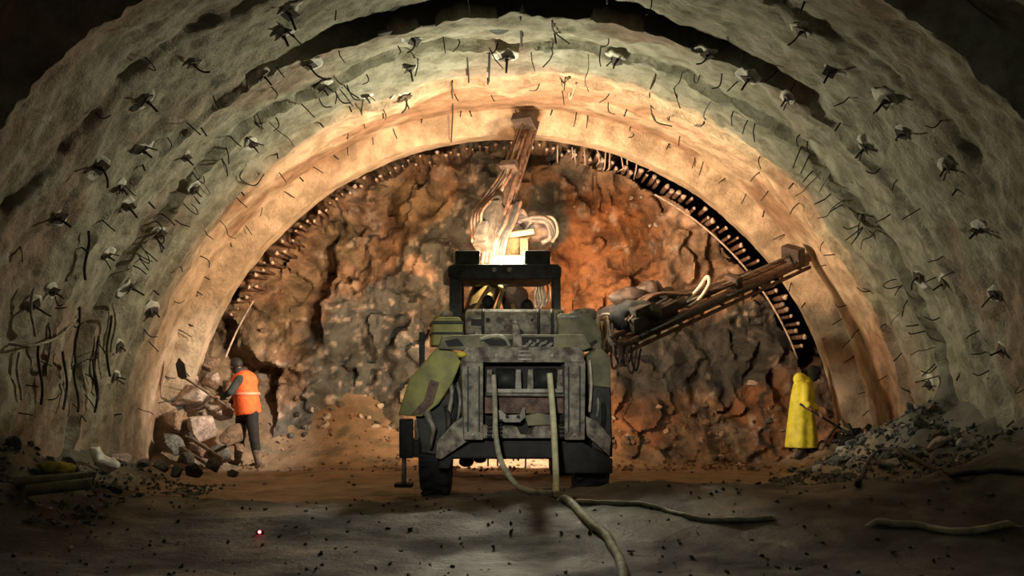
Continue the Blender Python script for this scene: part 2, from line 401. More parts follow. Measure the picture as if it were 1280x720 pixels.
def rock_face():
    xs = np.arange(-6.4, 6.41, 0.033); zs = np.arange(-0.5, 6.3, 0.033)
    X, Z = np.meshgrid(xs, zs, indexing='ij'); rr = np.hypot(X, Z)
    D = face_depth(X, Z)
    TH = np.arctan2(Z, X); GAP = sst(0.25, 0.4, TH) * (1 - sst(1.15, 1.35, TH)) + 0.12 * sst(1.8, 2.0, TH) * (1 - sst(2.35, 2.5, TH))
    D = D + sst(5.28, 5.50, rr + 0.06 * vnoise(X * 3, Z * 3, 0, 330)) * (-0.15 + 1.4 * GAP)
    D = np.clip(D, 18.3, 22.55)
    V = np.stack([X.ravel(), D.ravel(), Z.ravel()], 1)
    x, d, z = X.ravel(), D.ravel(), Z.ravel()
    px = CX + x * F / 21.0; py = HY - (z - CZ) * F / 21.0
    w1 = fbm(x * 0.8, z * 0.8, 1, 4, 400); w2 = fbm(x * 2.4, z * 2.4, 2, 4, 410); w3 = fbm(x * 6.5, z * 6.5, 2, 4, 420)
    wx = px + 28 * w1 + 10 * w2; wy = py + 28 * fbm(x * 0.8, z * 0.8, 7, 4, 402) + 10 * w2
    def mixc(a, b, f): f = np.clip(f, 0, 1)[:, None]; return a * (1 - f) + b * f
    brown = np.array([0.27, 0.18, 0.115]); dbr = np.array([0.19, 0.12, 0.08]); grey = np.array([0.095, 0.108, 0.105]); rust = np.array([0.27, 0.125, 0.055])
    c = np.tile(brown, (len(x), 1))
    c = mixc(c, dbr, sst(0.0, 0.7, w1))
    c = mixc(c, np.array([0.24, 0.20, 0.12]), sst(-0.1, 0.5, fbm(x * 1.3, z * 1.3, 5, 3, 430)) * 0.6 * (px < 560))
    # rust-coloured clay right of the machine and low by the right wall
    e = np.hypot((wx - 755) / 95, (wy - 330) / 130); c = mixc(c, rust, 1 - sst(0.6, 1.05, e))
    e = np.hypot((wx - 955) / 85, (wy - 510) / 75); c = mixc(c, rust * 0.9, 1 - sst(0.65, 1.1, e))
    e = np.hypot((wx - 800) / 70, (wy - 490) / 50); c = mixc(c, rust * 0.9, 0.7 * (1 - sst(0.65, 1.1, e)))
    # blue-grey band
    g = segd(wx, wy, GREYLINE); wd = 34 + 30 * sst(200, 450, py)
    c = mixc(c, grey, 0.95 * (1 - sst(0.75, 1.25, g / wd)))
    e = np.hypot((wx - 690) / 38, (wy - 260) / 42); c = mixc(c, grey * 0.85, 1 - sst(0.7, 1.1, e))  # shadow of the raised boom's rotator, painted as a grey blob
    e = np.hypot((wx - 470) / 100, (wy - 540) / 60); c = mixc(c, grey * 1.1, 0.8 * (1 - sst(0.7, 1.1, e)))
    e = np.hypot((wx - 885) / 145, (wy - 440 + (wx - 885) * 0.28) / 62); c = mixc(c, grey * 0.45, 0.95 * (1 - sst(0.7, 1.1, e)))  # cast shadow of the right boom painted into the rock colour
    e = np.hypot((wx - 860) / 80, (wy - 560) / 40); c = mixc(c, np.array([0.2, 0.17, 0.13]), 0.8 * (1 - sst(0.7, 1.1, e)))
    # pale pinkish flecks
    w4 = fbm(x * 9, z * 9, 4, 3, 440); fl = sst(0.35, 0.7, w4) * sst(-0.1, 0.35, w2 * 0.6 + 0.5 * (1 - sst(0.8, 1.8, g / wd)))
    c = mixc(c, np.array([0.52, 0.46, 0.40]), fl * 0.6)
    for (bx, by, br_) in ((858, 270, 24), (835, 250, 15), (530, 310, 22), (870, 285, 12), (330, 395, 14), (820, 262, 8)):
        e = np.hypot(wx - bx + 6 * w3, wy - by) / br_; c = mixc(c, np.array([0.55, 0.40, 0.30]), 0.85 * (1 - sst(0.7, 1.1, e)))
    c = mixc(c, np.array([0.02, 0.016, 0.012]), sst(5.34, 5.46, rr.ravel()) * (0.1 + 0.9 * GAP.ravel()))  # shade of the rim gap painted near-black
    # cracks
    for seed, ln in ((1, [(545, 200), (505, 270), (470, 300), (440, 360)]), (2, [(780, 330), (790, 370), (770, 400)]), (3, [(430, 240), (415, 330), (395, 350)]), (4, [(960, 470), (950, 500), (952, 560)])):
        gg = segd(px + 10 * w2, py + 10 * w3, ln); c = mixc(c, np.array([0.04, 0.03, 0.02]), 1 - sst(1.2, 3.5, gg))
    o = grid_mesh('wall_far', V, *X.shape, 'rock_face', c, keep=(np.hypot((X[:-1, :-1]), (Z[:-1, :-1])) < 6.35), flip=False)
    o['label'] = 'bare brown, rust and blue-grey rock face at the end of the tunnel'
rock_face()
_rf_cache = {}
def fdep(x, z):
    return float(face_depth(np.array([[x]]), np.array([[z]]))[0, 0])

# ------------------------------------------------------------------ steel pins and bolts in the vault
def aim(o, n, roll=0.0):
    q = Vector((0, 0, 1)).rotation_difference(Vector(n).normalized())
    o.rotation_mode = 'QUATERNION'; o.rotation_quaternion = q @ Quaternion((0, 0, 1), roll)
def pin_mesh(kind, m):
    b = MB(); r = 0.0085
    if kind == 0: b.tube([(0, 0, -0.05), (0, 0, 0.12), (0.01, 0, 0.26)], r, 6)
    elif kind == 1: b.tube(curve_pts([(0, 0, -0.05), (0, 0, 0.1), (0.03, 0, 0.17), (0.11, 0, 0.2)], 4), r, 6)
    elif kind == 2: b.tube(curve_pts([(0, 0, -0.05), (0.0, 0.01, 0.14), (0.05, 0.02, 0.22), (0.10, 0.02, 0.14), (0.11, 0.0, 0.05)], 5), r * 0.8, 6)
    elif kind == 3: b.tube([(0, 0, -0.05), (0.03, 0, 0.10), (0.09, 0.03, 0.22)], r, 6); 
    elif kind == 4: b.tube(curve_pts([(0, 0, -0.05), (0.02, 0, 0.16), (-0.02, 0, 0.3), (0.05, 0, 0.42)], 5), r * 0.7, 6)
    elif kind == 5: b.tube([(0, 0, -0.04), (0.0, 0, 0.13)], r * 1.4, 6)
    return b.build('steel_pin', m)
protos = {}
def place_pin(p, th, kind, m, label, group, length=1.0, tilt=0.45, down=0.0, thick=1.0):
    key = (kind, m)
    if key not in protos:
        protos[key] = pin_mesh(kind, m); o = protos[key]
    else:
        o = protos[key].copy(); col.objects.link(o)
    n = Vector((-math.cos(th), 0, -math.sin(th))) + Vector((R.uniform(-tilt, tilt), R.uniform(-tilt, tilt) - 0.1, R.uniform(-tilt, tilt) - down))
    o.location = p; aim(o, n, R.uniform(0, 6.28)); o.scale = (thick, thick, length)
    tag(o, label, 'steel pin', group)
    return o
def sector(th):
    a = math.degrees(th)
    return 'right wall' if a < 32 else 'right haunch' if a < 72 else 'crown' if a < 108 else 'left haunch' if a < 148 else 'left wall'
npin = 0
RINGS = [  # D, number, jitter, ring words, down, kinds
    (19.10, 42, 0.10, 'innermost orange-lit ring', 0.1, (0, 5, 5, 0, 3), 0.75),
    (17.8, 20, 0.45, 'broad orange-lit ring', 0.2, (0, 1, 3, 5, 4), 0.8),
    (17.03, 30, 0.1, 'edge where orange light meets grey', 0.1, (0, 3, 1, 5), 0.75),
    (15.72, 78, 0.10, 'ragged step above the orange ring', 0.3, (0, 1, 2, 3, 4, 3), 1.0),
    (14.8, 18, 0.5, 'grey ring below the black crown gap', 0.2, (0, 1, 3, 5), 0.8),
    (13.78, 40, 0.12, 'black gap and step of the grey vault', 0.35, (0, 3, 5, 1), 0.8),
    (12.3, 16, 0.9, 'outer grey ring', 0.2, (0, 1, 3, 5, 2), 0.8)]
for D0, n, jit, words, down, kinds, ln in RINGS:
    for k in range(n):
        th = math.radians(8 + 164 * (k + R.uniform(-0.45, 0.45) + 0.5) / n)
        if D0 == 15.72 and R.random() < 0.4: th = math.radians(R.choice((R.uniform(15, 62), R.uniform(110, 150))))
        D = D0 + R.uniform(-jit, jit)
        p = on_vault(th, D)
        if p.z < 0.7: continue
        q = P(0, 0, 1); 
        if HY - (p.z - CZ) * F / D < -12 or abs(p.x * F / D) > 655: continue
        m = 'rebar' if not (D0 == 13.78 and sector(th) == 'crown' and k % 2) else 'crusted_rebar'
        if D0 in (12.3, 15.72) and R.random() < 0.12: m = 'crusted_rebar'
        sec = sector(th)
        pale = ' crusted pale' if m == 'crusted_rebar' else ' dark'
        place_pin(p, th, R.choice(kinds), m, f'short{pale} steel pin in the {words}, {sec}', f'{pale.strip()} steel pins, {words}, {sec}', ln * R.uniform(0.7, 1.25), 0.5, down, 1.0 if D0 > 14 else 0.9)
        npin += 1

def bolt(kind):
    """square washer plate, nut and protruding threaded bar, modelled along +Z"""
    t = thing('rock_bolt', '', 'rock bolt')
    tilt = Matrix.Rotation((-0.35, 0.5, 0.15)[kind], 3, 'X') @ Matrix.Rotation(0.5 * kind, 3, 'Z')
    b = MB(); b.ball((0.04, 0.0, 0.0), (0.17, 0.13, 0.03), 14); b.rough(0.05, 9, kind); b.build('grout_patch', 'grout', t, True, label='pale splash of grout')
    b = MB(); b.box((0, 0, 0.06), (0.15, 0.15, 0.014), tilt, 0.003); pl = b.build('washer_plate', 'plate', t)
    b = MB(); b.tube([(0, 0, 0.05), (0, 0, 0.10)], 0.024, 6); b.build('nut', 'plate', t)
    b = MB()
    if kind == 1: b.tube([(0, 0, -0.05), (0.01, 0, 0.20)], 0.014, 8); b.tube([(0.03, 0.02, 0.0), (0.12, 0.03, 0.18)], 0.009, 6)
    elif kind == 2: b.tube(curve_pts([(0, 0, -0.05), (0, 0, 0.1), (0.05, 0, 0.2), (0.12, 0, 0.24)], 4), 0.012, 8)
    else: b.tube([(0, 0, -0.05), (0, 0.01, 0.24)], 0.014, 8)
    b.build('threaded_bar', 'rebar', t)
    return t
BOLTS = [(360, 12), (352, 38), (240, 75), (180, 122), (122, 205), (70, 270), (175, 185), (230, 195), (158, 255), (242, 235), (313, 178), (328, 92), (403, 108), (386, 78), (518, 48), (512, 82), (634, 68), (772, 72), (885, 65), (985, 120), (1004, 35), (1040, 85), (1110, 120), (1083, 182), (1130, 165), (1184, 205), (1182, 352), (1225, 285), (1245, 366), (1256, 436), (456, 118), (505, 118), (132, 318), (200, 290), (160, 357), (62, 362), (190, 385), (147, 432), (142, 470), (38, 378), (150, 232), (1150, 345), (938, 95), (1165, 480)]
bp_ = [bolt(k) for k in range(3)]; used = set(); seen_lab = {}
recs = []
for (px, py) in BOLTS:
    h = hit(px, py)
    if h is None: continue
    recs.append((px, py, *h))
def ringword(D):
    return 'outermost shadowy ring' if D < 10.3 else 'broad outer grey ring' if D < 13.8 else 'grey ring below the crown gap' if D < 15.7 else 'ring next to the orange one' if D < 17.05 else 'orange-lit ring'
cell = {}
for r_ in recs:
    a = math.degrees(r_[3]); hour = int(round((180 - a) / 15.0)) ; cell.setdefault((ringword(r_[2].y), hour), []).append(r_)
HOURS = {0: 'low on the left wall', 1: 'left wall just above worker height', 2: 'low on the left haunch', 3: 'middle of the left haunch', 4: 'high on the left haunch', 5: 'just left of the crown', 6: 'at the crown', 7: 'just right of the crown', 8: 'high on the right haunch', 9: 'middle of the right haunch', 10: 'low on the right haunch', 11: 'right wall just above worker height', 12: 'low on the right wall'}
i = 0
for (rw, hour), lst in cell.items():
    lst.sort(key=lambda r: r[1])
    names = {1: [''], 2: ['upper ', 'lower '], 3: ['uppermost ', 'middle ', 'lowest ']}.get(len(lst), ['uppermost ', 'second highest ', 'second lowest ', 'lowest '] + ['lower '] * 9)
    for r_, nm in zip(lst, names):
        k = i % 3
        if k not in used: t = bp_[k]; used.add(k)
        else: t = copy_tree(bp_[k])
        i += 1
        p, th = r_[2], r_[3]; t.location = p
        aim(t, Vector((-math.cos(th), -0.25, -math.sin(th))) + Vector((R.uniform(-.2, .2), R.uniform(-.2, .2), R.uniform(-.35, .1))), R.uniform(0, 6.28))
        s = R.uniform(0.75, 1.1); t.scale = (s, s, s)
        t['label'] = f'{nm}bolt plate, {rw}, {HOURS[hour]}'; t['category'] = 'rock bolt'; t['group'] = 'rock bolts in the tunnel vault'
# two patched core holes and a round grout disc in the crown
for px, py, rr, lab in ((481, 41, 0.10, 'round dark patched hole in grey ring left of the crown'), (624, 38, 0.12, 'dark lumpy drain boss in grey ring at the crown')):
    p, th = hit(px, py)
    b = MB(); b.ball((0, 0, 0), (rr, rr, 0.03), 16); b.rough(0.015, 9, px); o = b.build('grout_plug', 'rock_dark', None, True)
    o.location = p; aim(o, (-math.cos(th), 0, -math.sin(th))); tag(o, lab, 'grout plug')
# wire loops and drooping bars at photographed places
LOOPS = [([(820, 92), (812, 118), (818, 150), (840, 158)], 17.3, 'thin wire loop arching off the orange-lit ring right of the crown', 0.011),
         ([(612, 58), (612, 78), (611, 102)], 15.9, 'long straight wire hanging over the orange ring at the crown', 0.012),
         ([(583, 60), (585, 85), (586, 103)], 15.8, 'second straight wire hanging left of the crown', 0.012),
         ([(700, 98), (704, 110), (712, 98), (712, 125), (720, 105)], 17.0, 'pale hooked wire on the orange ring at the crown', 0.014),
         ([(565, 110), (566, 140), (564, 178)], 17.2, 'long vertical wire crossing both orange rings left of crown', 0.010),
         ([(455, 118), (452, 140), (456, 160)], 17.2, 'bent wire hanging on the orange ring, left haunch', 0.010),
         ([(308, 205), (300, 222), (318, 232), (330, 218)], 16.4, 'curled wire on grey ring at the left haunch', 0.010),
         ([(232, 232), (246, 250), (250, 255)], 16.0, 'curled wire beside bolt plate at the left haunch', 0.010),
         ([(842, 110), (850, 135)], 17.2, 'short wire hooked off orange ring, right of the loop', 0.010),
         ([(690, 25), (693, 40), (712, 55)], 14.3, 'small hanging wire under the black gap', 0.010),
         ([(651, 20), (652, 58)], 14.2, 'straight dark bar under the black gap at the crown', 0.015),
         ([(10, 430), (40, 432), (75, 420), (95, 398)], 12.0, 'pale cable sagging across the lower left wall', 0.016)]
for pts, D, lab, rr in LOOPS:
    q = []
    for k, (x, y) in enumerate(pts):
        h = hit(x, y); d = min(D, h[0].y - 0.03) if h else D
        if k == 0 and h: d = h[0].y
        elif h: d = max(d, h[0].y - 0.30)
        q.append(P(x, y, d))
    o = MB().tube(curve_pts(q, 6), rr, 6).build('wire', 'crusted_rebar' if 'pale' in lab else 'rebar'); tag(recentre(o, q[0]), lab, 'wire')
# long reinforcing bars standing proud of the lower left wall
LB = [(60, 405, 470), (95, 385, 460), (118, 420, 500), (20, 440, 500), (45, 430, 505), (75, 440, 512), (135, 380, 440), (100, 290, 350), (128, 395, 470), (30, 360, 420), (85, 455, 515), (108, 450, 515)]
for k, (x, y0, y1) in enumerate(LB):
    q = []
    for s in np.linspace(0, 1, 6):
        h = hit(x + 3 * math.sin(s * 5 + k), y0 + (y1 - y0) * s)
        if h: q.append(h[0] + Vector((0.02 + 0.01 * k % 3, -0.03, 0)))
    if len(q) > 2:
        o = MB().tube(curve_pts(q, 4), 0.017, 6).build('reinforcing_bar', 'rebar' if k % 3 else 'crusted_rebar')
        tag(recentre(o, q[0]), ('dark' if k % 3 else 'crusted pale') + ' reinforcing bar running down the lower left wall', 'reinforcing bar', 'reinforcing bars on the lower left wall, ' + ('dark' if k % 3 else 'pale'))

# forepole pipes around the edge of the face
def forepole():
    t = thing('forepole_pipe', '', 'pipe')
    MB().tube([(0, 0.0, 0), (0, 1.2, 0)], 0.030, 12).build('pipe', 'mud_caked_steel', t)
    b = MB(); b.ball((0, -0.01, 0), (0.030, 0.045, 0.026), 10); b.rough(0.022, 22, 3); b.build('grout_end', 'pipe_end', t, True, label='pale grouted pipe end')
    return t
fp0 = forepole(); first = True
NFP = 98
for k in range(NFP):
    th = math.radians(22 + 130 * k / (NFP - 1) + R.uniform(-0.3, 0.3))
    rr = 5.40 + R.uniform(-0.05, 0.05) - (0.0 if k % 2 else 0.06)
    y = 20.45 + R.uniform(-0.08, 0.1)
    t = fp0 if first else copy_tree(fp0); first = False
    t.location = (rr * math.cos(th), y, rr * math.sin(th)); s = R.uniform(0.6, 1.3) * (1.25 if th < PI * 0.42 else 1.0); t.scale = (s, 1, s); t.rotation_euler = (0, R.uniform(0, 6), 0)
    side = 'left' if th > PI * 0.58 else 'right' if th < PI * 0.42 else 'crown'
    t['label'] = f'pale grouted end of a forepole pipe edging the rock face, {side} arc'; t['group'] = f'forepole pipes around the rock face, {side} arc'
# strips hanging under the pipe row on both sides
for th0, th1, rad, nm in ((20, 62, 5.13, 'right'), (148, 160, 5.15, 'left')):
    q = [Vector((rad * math.cos(math.radians(a)), 20.25, rad * math.sin(math.radians(a)))) for a in np.linspace(th0, th1, 24)]
    o = MB().tube(q, 0.017, 8).build('curved_pipe', 'pipe_end'); tag(recentre(o, q[0]), f'thin pale curved pipe following the forepole row on the {nm}', 'pipe')
# hanging rock bars under the crown
for k in range(11):
    px = 700 + k * 11 + R.uniform(-4, 4); py = 185 + (px - 700) ** 2 * 0.0006 + R.uniform(-3, 5)
    p = P(px, py, 20.35)
    o = MB().tube([p, p + Vector((R.uniform(-0.05, 0.05), 0.05, -R.uniform(0.12, 0.3))), p + Vector((R.uniform(-0.05, 0.05), 0.35, -R.uniform(0.2, 0.35)))], 0.014, 6).build('spile', 'rock_pale')
    tag(recentre(o, p), 'short pale spile bar poking from rock right of the crown', 'steel bar', 'spile bars right of the crown')

# ------------------------------------------------------------------ rocks
def rock_mesh(seed, m, n=16):
    rr = random.Random(seed); b = MB(); pts = []
    for k in range(n):
        v = Vector((rr.gauss(0, 1), rr.gauss(0, 1), rr.gauss(0, 1))).normalized() * rr.uniform(0.8, 1.05)
        pts.append(Vector((v.x * 1.0, v.y * 0.8, v.z * 0.7)))
    b.hull(pts)
    bmesh.ops.bevel(b.bm, geom=list(b.bm.edges), offset=0.05, segments=1, affect='EDGES')
    return b.build('rock', m)
RK = {}
def rock(p, s, m, label, group=None, name='rock', rz=None):
    key = (m, R.randrange(5))
    if key not in RK: o = rock_mesh(hash(key[1] * 7 + len(m)) , m); RK[key] = o
    else: o = RK[key].copy(); col.objects.link(o)
    o.name = name
    o.location = p; o.rotation_euler = (R.uniform(-0.6, 0.6), R.uniform(-0.6, 0.6), R.uniform(0, 6.28) if rz is None else rz)
    o.scale = (s * R.uniform(0.85, 1.2), s * R.uniform(0.85, 1.2), s * R.uniform(0.8, 1.1))
    tag(o, label, 'rock', group); return o
# the heap of pale boulders by the left worker
BH = [(232, 470, 21, 20.1, 'rock_pale'), (262, 478, 15, 20.2, 'rock_pale'), (240, 500, 26, 19.7, 'rock_pale'), (276, 512, 19, 19.8, 'rock_pale'), (222, 530, 17, 19.4, 'rock_brown'), (250, 535, 24, 19.4, 'rock_pale'), (290, 545, 17, 19.5, 'rock_brown'), (262, 455, 14, 20.5, 'rock_brown'), (245, 445, 11, 20.7, 'rock_grey'), (285, 485, 12, 20.3, 'rock_brown'), (218, 555, 16, 19.2, 'rock_grey'), (250, 560, 15, 19.1, 'rock_brown'), (276, 565, 13, 19.0, 'rock_grey'), (224, 505, 13, 19.6, 'rock_grey'), (300, 560, 10, 19.4, 'rock_brown'), (232, 575, 12, 18.6, 'rock_grey')]
BL = ['pale slabby boulder behind the raised shovel blade', 'small pale boulder right of the shovel blade', 'large pale boulder below the shovel shaft', 'pale boulder beside orange-vested worker at waist height', 'brown boulder against the left ring foot', 'broad pale boulder mid-heap left of the worker', 'brown boulder at the orange-vested worker knees', 'brown stone near the top of the left heap', 'small grey stone topmost of the left heap', 'brown stone right of the heap top', 'grey stone low beside the left ring foot', 'brown stone low in the left heap', 'grey stone above the broken planks', 'grey stone between shovel shaft and left wall', 'small brown stone at the orange-vested worker feet', 'grey stone at the toe of left heap']
for (px, py, s, D, m), lb in zip(BH, BL):
    rock(P(px, py, D - 0.35), 1.22 * s * D / F, m, lb, name='boulder')
for k in range(36):
    x = R.uniform(-5.6, -4.1); D = R.uniform(18.3, 20.6)
    if x < -5.3: x = -5.3
    rock((x, D, gzf(x, D) + 0.0), R.uniform(0.05, 0.13), R.choice(('rock_pale', 'rock_brown', 'rock_grey')), 'small angular stone in the heap left of the orange-vested worker', 'small stones in the left heap')
# squared stones at the left, in front of the ring foot
ST = [(178, 580, 11, 'rock_grey', 'grey stone at the foot of the left grey ring'), (200, 583, 15, 'rock_grey', 'squared grey stone right of the ring foot'), (222, 590, 14, 'rock_dark', 'dark upright stone between two grey ones'), (242, 588, 16, 'rock_dark', 'broad dark stone below the broken planks'), (268, 583, 14, 'rock_dark', 'dark stone left of the worker boots'), (152, 575, 15, 'rock_pale', 'pale rounded stone beside the white sheet'), (160, 588, 9, 'rock_grey', 'small stone in front of the pale rounded one'), (292, 592, 8, 'rock_grey', 'small stone near the worker boots')]
for px, py, s, m, lb in ST:
    D = 16.3; p = P(px, py, D); p.z = max(p.z, gzf(p.x, D)); rock(p, s * D / F, m, lb)
def scatter(n, xr, Dr, sr, mats_, label, group, lim=5.45):
    k = 0
    while k < n:
        x = R.uniform(*xr); D = R.uniform(*Dr)
        z = gzf(x, D)
        if math.hypot(x, z) > lim: continue
        s = R.uniform(*sr) * (1 if R.random() < 0.75 else 1.5)
        rock((x, D, z + s * 0.15), s, R.choice(mats_), label, group); k += 1
scatter(120, (3.9, 5.6), (13.2, 17.2), (0.04, 0.12), ('rock_grey', 'rock_grey', 'rock_grey', 'rock_white', 'rock_brown', 'rock_pale'), 'angular grey stone in the muck heap against the right wall', 'stones in the right muck heap')
scatter(16, (3.6, 5.2), (17.6, 20.0), (0.04, 0.10), ('rock_brown', 'rock_pale', 'rock_grey'), 'stone on the floor around the yellow-coated worker', 'stones around the yellow-coated worker')
scatter(40, (-5.5, -4.0), (11.6, 14.6), (0.04, 0.10), ('rock_grey', 'rock_dark', 'rock_dark', 'rock_brown'), 'dark stone in the low heap at the lower left wall', 'stones at the lower left wall')
scatter(22, (-4, 4.2), (15.8, 18.6), (0.015, 0.04), ('rock_grey', 'rock_brown', 'rock_pale'), 'small stone on the wet floor between machine and face', 'stones on the wet floor')
# rubble at the toe of the face, resting on its slope
for k in range(64):
    x = R.choice((R.uniform(-4.2, -1.4), R.uniform(1.6, 4.6))); z = max(0.1, abs(R.gauss(0.2, 0.5))); s = R.uniform(0.04, 0.12)
    if z > 1.5: z = 1.5
    D = fdep(x, z) - s * 0.2
    z = max(z, gzf(x, D))
    left = x < 0
    rock((x, D, z), s, R.choice(('rock_grey', 'rock_dark', 'rock_grey', 'rock_white') if left else ('rock_brown', 'rock_grey', 'rock_brown', 'rock_pale')), 'rubble stone at the toe of the rock face, ' + ('between left worker and machine' if left else 'right of the machine'), 'face toe rubble, ' + ('left' if left else 'right'))
WF = [(455, 500, 10, 'flat pale stone in grey rubble left of the machine'), (475, 508, 7, 'small white stone right of the flat pale stone'), (391, 512, 7, 'pale stone low between worker and machine'), (340, 477, 8, 'pale stone on the brown bank right of the orange vest'), (328, 412, 8, 'yellowish block in the brown rock left of the machine'), (562, 400, 0, '')]
for px, py, s, lb in WF:
    if not s: continue
    q = P(px, py, 20.6); D = fdep(q.x, q.z); q = P(px, py, D); rock(q, s * D / F, 'rock_white' if 'yellow' not in lb else 'rock_brown', lb)
for k, (px, py, s) in enumerate(((788, 247, 5), (802, 246, 4), (820, 280, 5), (812, 282, 3), (730, 235, 4), (718, 258, 3), (870, 300, 4), (828, 268, 3))):
    q = P(px, py, 20.8); D = fdep(q.x, q.z); q = P(px, py, D); rock(q, s * D / F, 'rock_white', 'small bright white stone set in the brown face right of the boom', 'white stones in the upper right face')
# uncountable gravel
def gravel(name, n, fx, fD, sr, m, label):
    b = MB(); c = 0
    while c < n:
        x = R.uniform(*fx); D = R.uniform(*fD); z = gzf(x, D)
        if math.hypot(x, z) > 5.5: continue
        s = R.uniform(*sr); pts = [Vector((x, D, z + s * 0.3)) + Vector((R.gauss(0, 1), R.gauss(0, 1), R.gauss(0, 0.8))).normalized() * s for _ in range(7)]
        b.hull(pts); c += 1
    o = b.build(name, m); tag(o, label, 'gravel', kind='stuff')
gravel('gravel', 1500, (3.6, 5.7), (12.6, 17.3), (0.015, 0.05), 'rock_grey', 'loose grey gravel strewn over the right muck heap')
gravel('gravel', 900, (-5.7, -3.8), (11.0, 16.5), (0.012, 0.045), 'rock_grey', 'loose gravel strewn along the foot of the left wall')
gravel('gravel', 500, (-5.3, 5.3), (18.6, 20.6), (0.015, 0.05), 'rock_brown', 'loose brown gravel at the toe of the rock face')
gravel('gravel', 450, (-4.5, 4.5), (9.0, 13.6), (0.008, 0.028), 'rock_dark', 'fine dark gravel pressed into the foreground berm')

# ------------------------------------------------------------------ drilling jumbo
YAW = -0.10
J = thing('drilling_jumbo', 'muddy olive two-boom drilling machine seen from behind in the tunnel centre', 'drilling machine', (0.05, 16.0, 0.0))
# chassis
b = MB(); b.pbox(590, 470, 728, 540, 14.45, 18.6, 0.03); b.pbox(560, 446, 745, 500, 14.75, 17.3, 0.03); b.build('chassis', 'dark_steel', J)
b = MB()
b.pprism([(596, 549), (722, 549), (766, 574), (766, 592), (700, 592), (698, 573), (566, 573), (562, 586), (548, 586), (548, 578)], 14.25, 0.9, 0.02)
b.build('axle_housing', 'black_steel', J)
# rear frame
b = MB()
b.pprism([(577, 452), (588, 440), (604, 440), (604, 550), (580, 550)], 14.0, 0.42)
b.pprism([(706, 440), (724, 440), (732, 452), (731, 550), (706, 550)], 14.0, 0.42)
b.pprism([(582, 434), (727, 434), (730, 441), (730, 453), (578, 453), (578, 441)], 13.97, 0.45)
b.pprism([(604, 531), (646, 533), (651, 543), (663, 543), (668, 533), (706, 531), (706, 548), (604, 548)], 14.02, 0.36)
fr = b.build('rear_frame', 'grimy_steel', J)
b = MB(); b.pbox(606, 457, 704, 545, 14.36, 14.5, 0.0); b.build('recess_panel', 'black_steel', fr)
b = MB(); b.pbox(606, 496, 704, 517, 14.16, 14.36, 0.01); b.build('cross_plate', 'mud_caked_steel', fr)
b = MB(); b.pbox(608, 486, 704, 491, 14.06, 14.12, 0.006); b.cyl(P(607, 493, 14.05), P(705, 494, 14.05), 0.02, n=8); b.build('pin_rail', 'pale_steel', fr)
for x in (609, 645, 660, 697):
    b = MB(); b.pprism([(x, 462), (x + 6, 462), (x + 7, 488), (x - 1, 488)], 14.1, 0.14, 0.004); b.build('roller_bracket', 'grimy_steel' if x != 645 else 'pale_steel', fr)
for x0, x1 in ((620, 643), (667, 695)):
    b = MB(); b.cyl(P(x0, 474, 14.28), P(x1, 474, 14.28), 0.13, n=20); b.build('hose_roller', 'dark_steel', fr)
b = MB(); b.pprism([(621, 511), (629, 515), (633, 519), (650, 518), (653, 509), (656, 510), (657, 521), (650, 528), (632, 528), (622, 524)], 14.02, 0.05, 0.003); tb = b.build('tow_bracket', 'pale_steel', fr)
for x in (634, 648):
    b = MB(); b.cyl(P(x, 519 + 2, 14.0), P(x, 521, 14.06), 0.022, n=10); b.build('bracket_hole', 'black_steel', tb)
b = MB(); b.pprism([(656, 520), (672, 516), (690, 519), (690, 531), (660, 532)], 14.04, 0.1, 0.004); b.build('guard_plate', 'dusty_olive', fr)
for x in (612, 625, 702):
    b = MB()
    for k in range(5): b.cyl(P(x - 3, 526 + k * 5, 13.98), P(x + 3, 526 + k * 5, 13.98), 0.017, n=8)
    b.build('coil_spring', 'black_steel', fr)
b = MB()
for yy in (438, 443, 448): b.pbox(648, yy, 664, yy + 2, 13.955, 13.975, 0.0)
b.build('badge', 'pale_steel', fr)
# flared mud skirts beside the frame
for pix in ([(580, 520), (592, 546), (552, 574), (545, 573), (546, 552), (568, 528)], [(732, 520), (734, 545), (762, 570), (764, 548), (748, 528)]):
    b = MB(); b.pprism(pix, 14.12, 0.1, 0.008); b.build('mud_skirt', 'grimy_steel', J)
for x, y0, y1, rr, m in ((572, 478, 528, 0.02, 'pale_steel'), (567, 484, 535, 0.028, 'rubber'), (575, 470, 520, 0.016, 'hose_tan'), (558, 508, 552, 0.035, 'drill_steel'), (752, 490, 548, 0.03, 'rubber'), (745, 486, 530, 0.018, 'pale_steel')):
    b = MB(); b.tube(curve_pts([P(x, y0, 14.42), P(x + 3, (y0 + y1) / 2, 14.32), P(x - 1, y1, 14.4)], 5), rr, 8); b.build('side_hose', m, J)
for x in (584, 598, 710, 724):
    b = MB(); b.pbox(x, 458, x + 2, 540, 13.985, 14.02, 0.0); b.build('frame_rib', 'dark_steel', fr)
for x, y in ((591, 447), (591, 543), (718, 447), (718, 543), (620, 444), (690, 444)):
    b = MB(); b.cyl(P(x, y, 13.95), P(x, y, 14.0), 0.018, n=6); b.build('frame_bolt', 'pale_steel', fr)
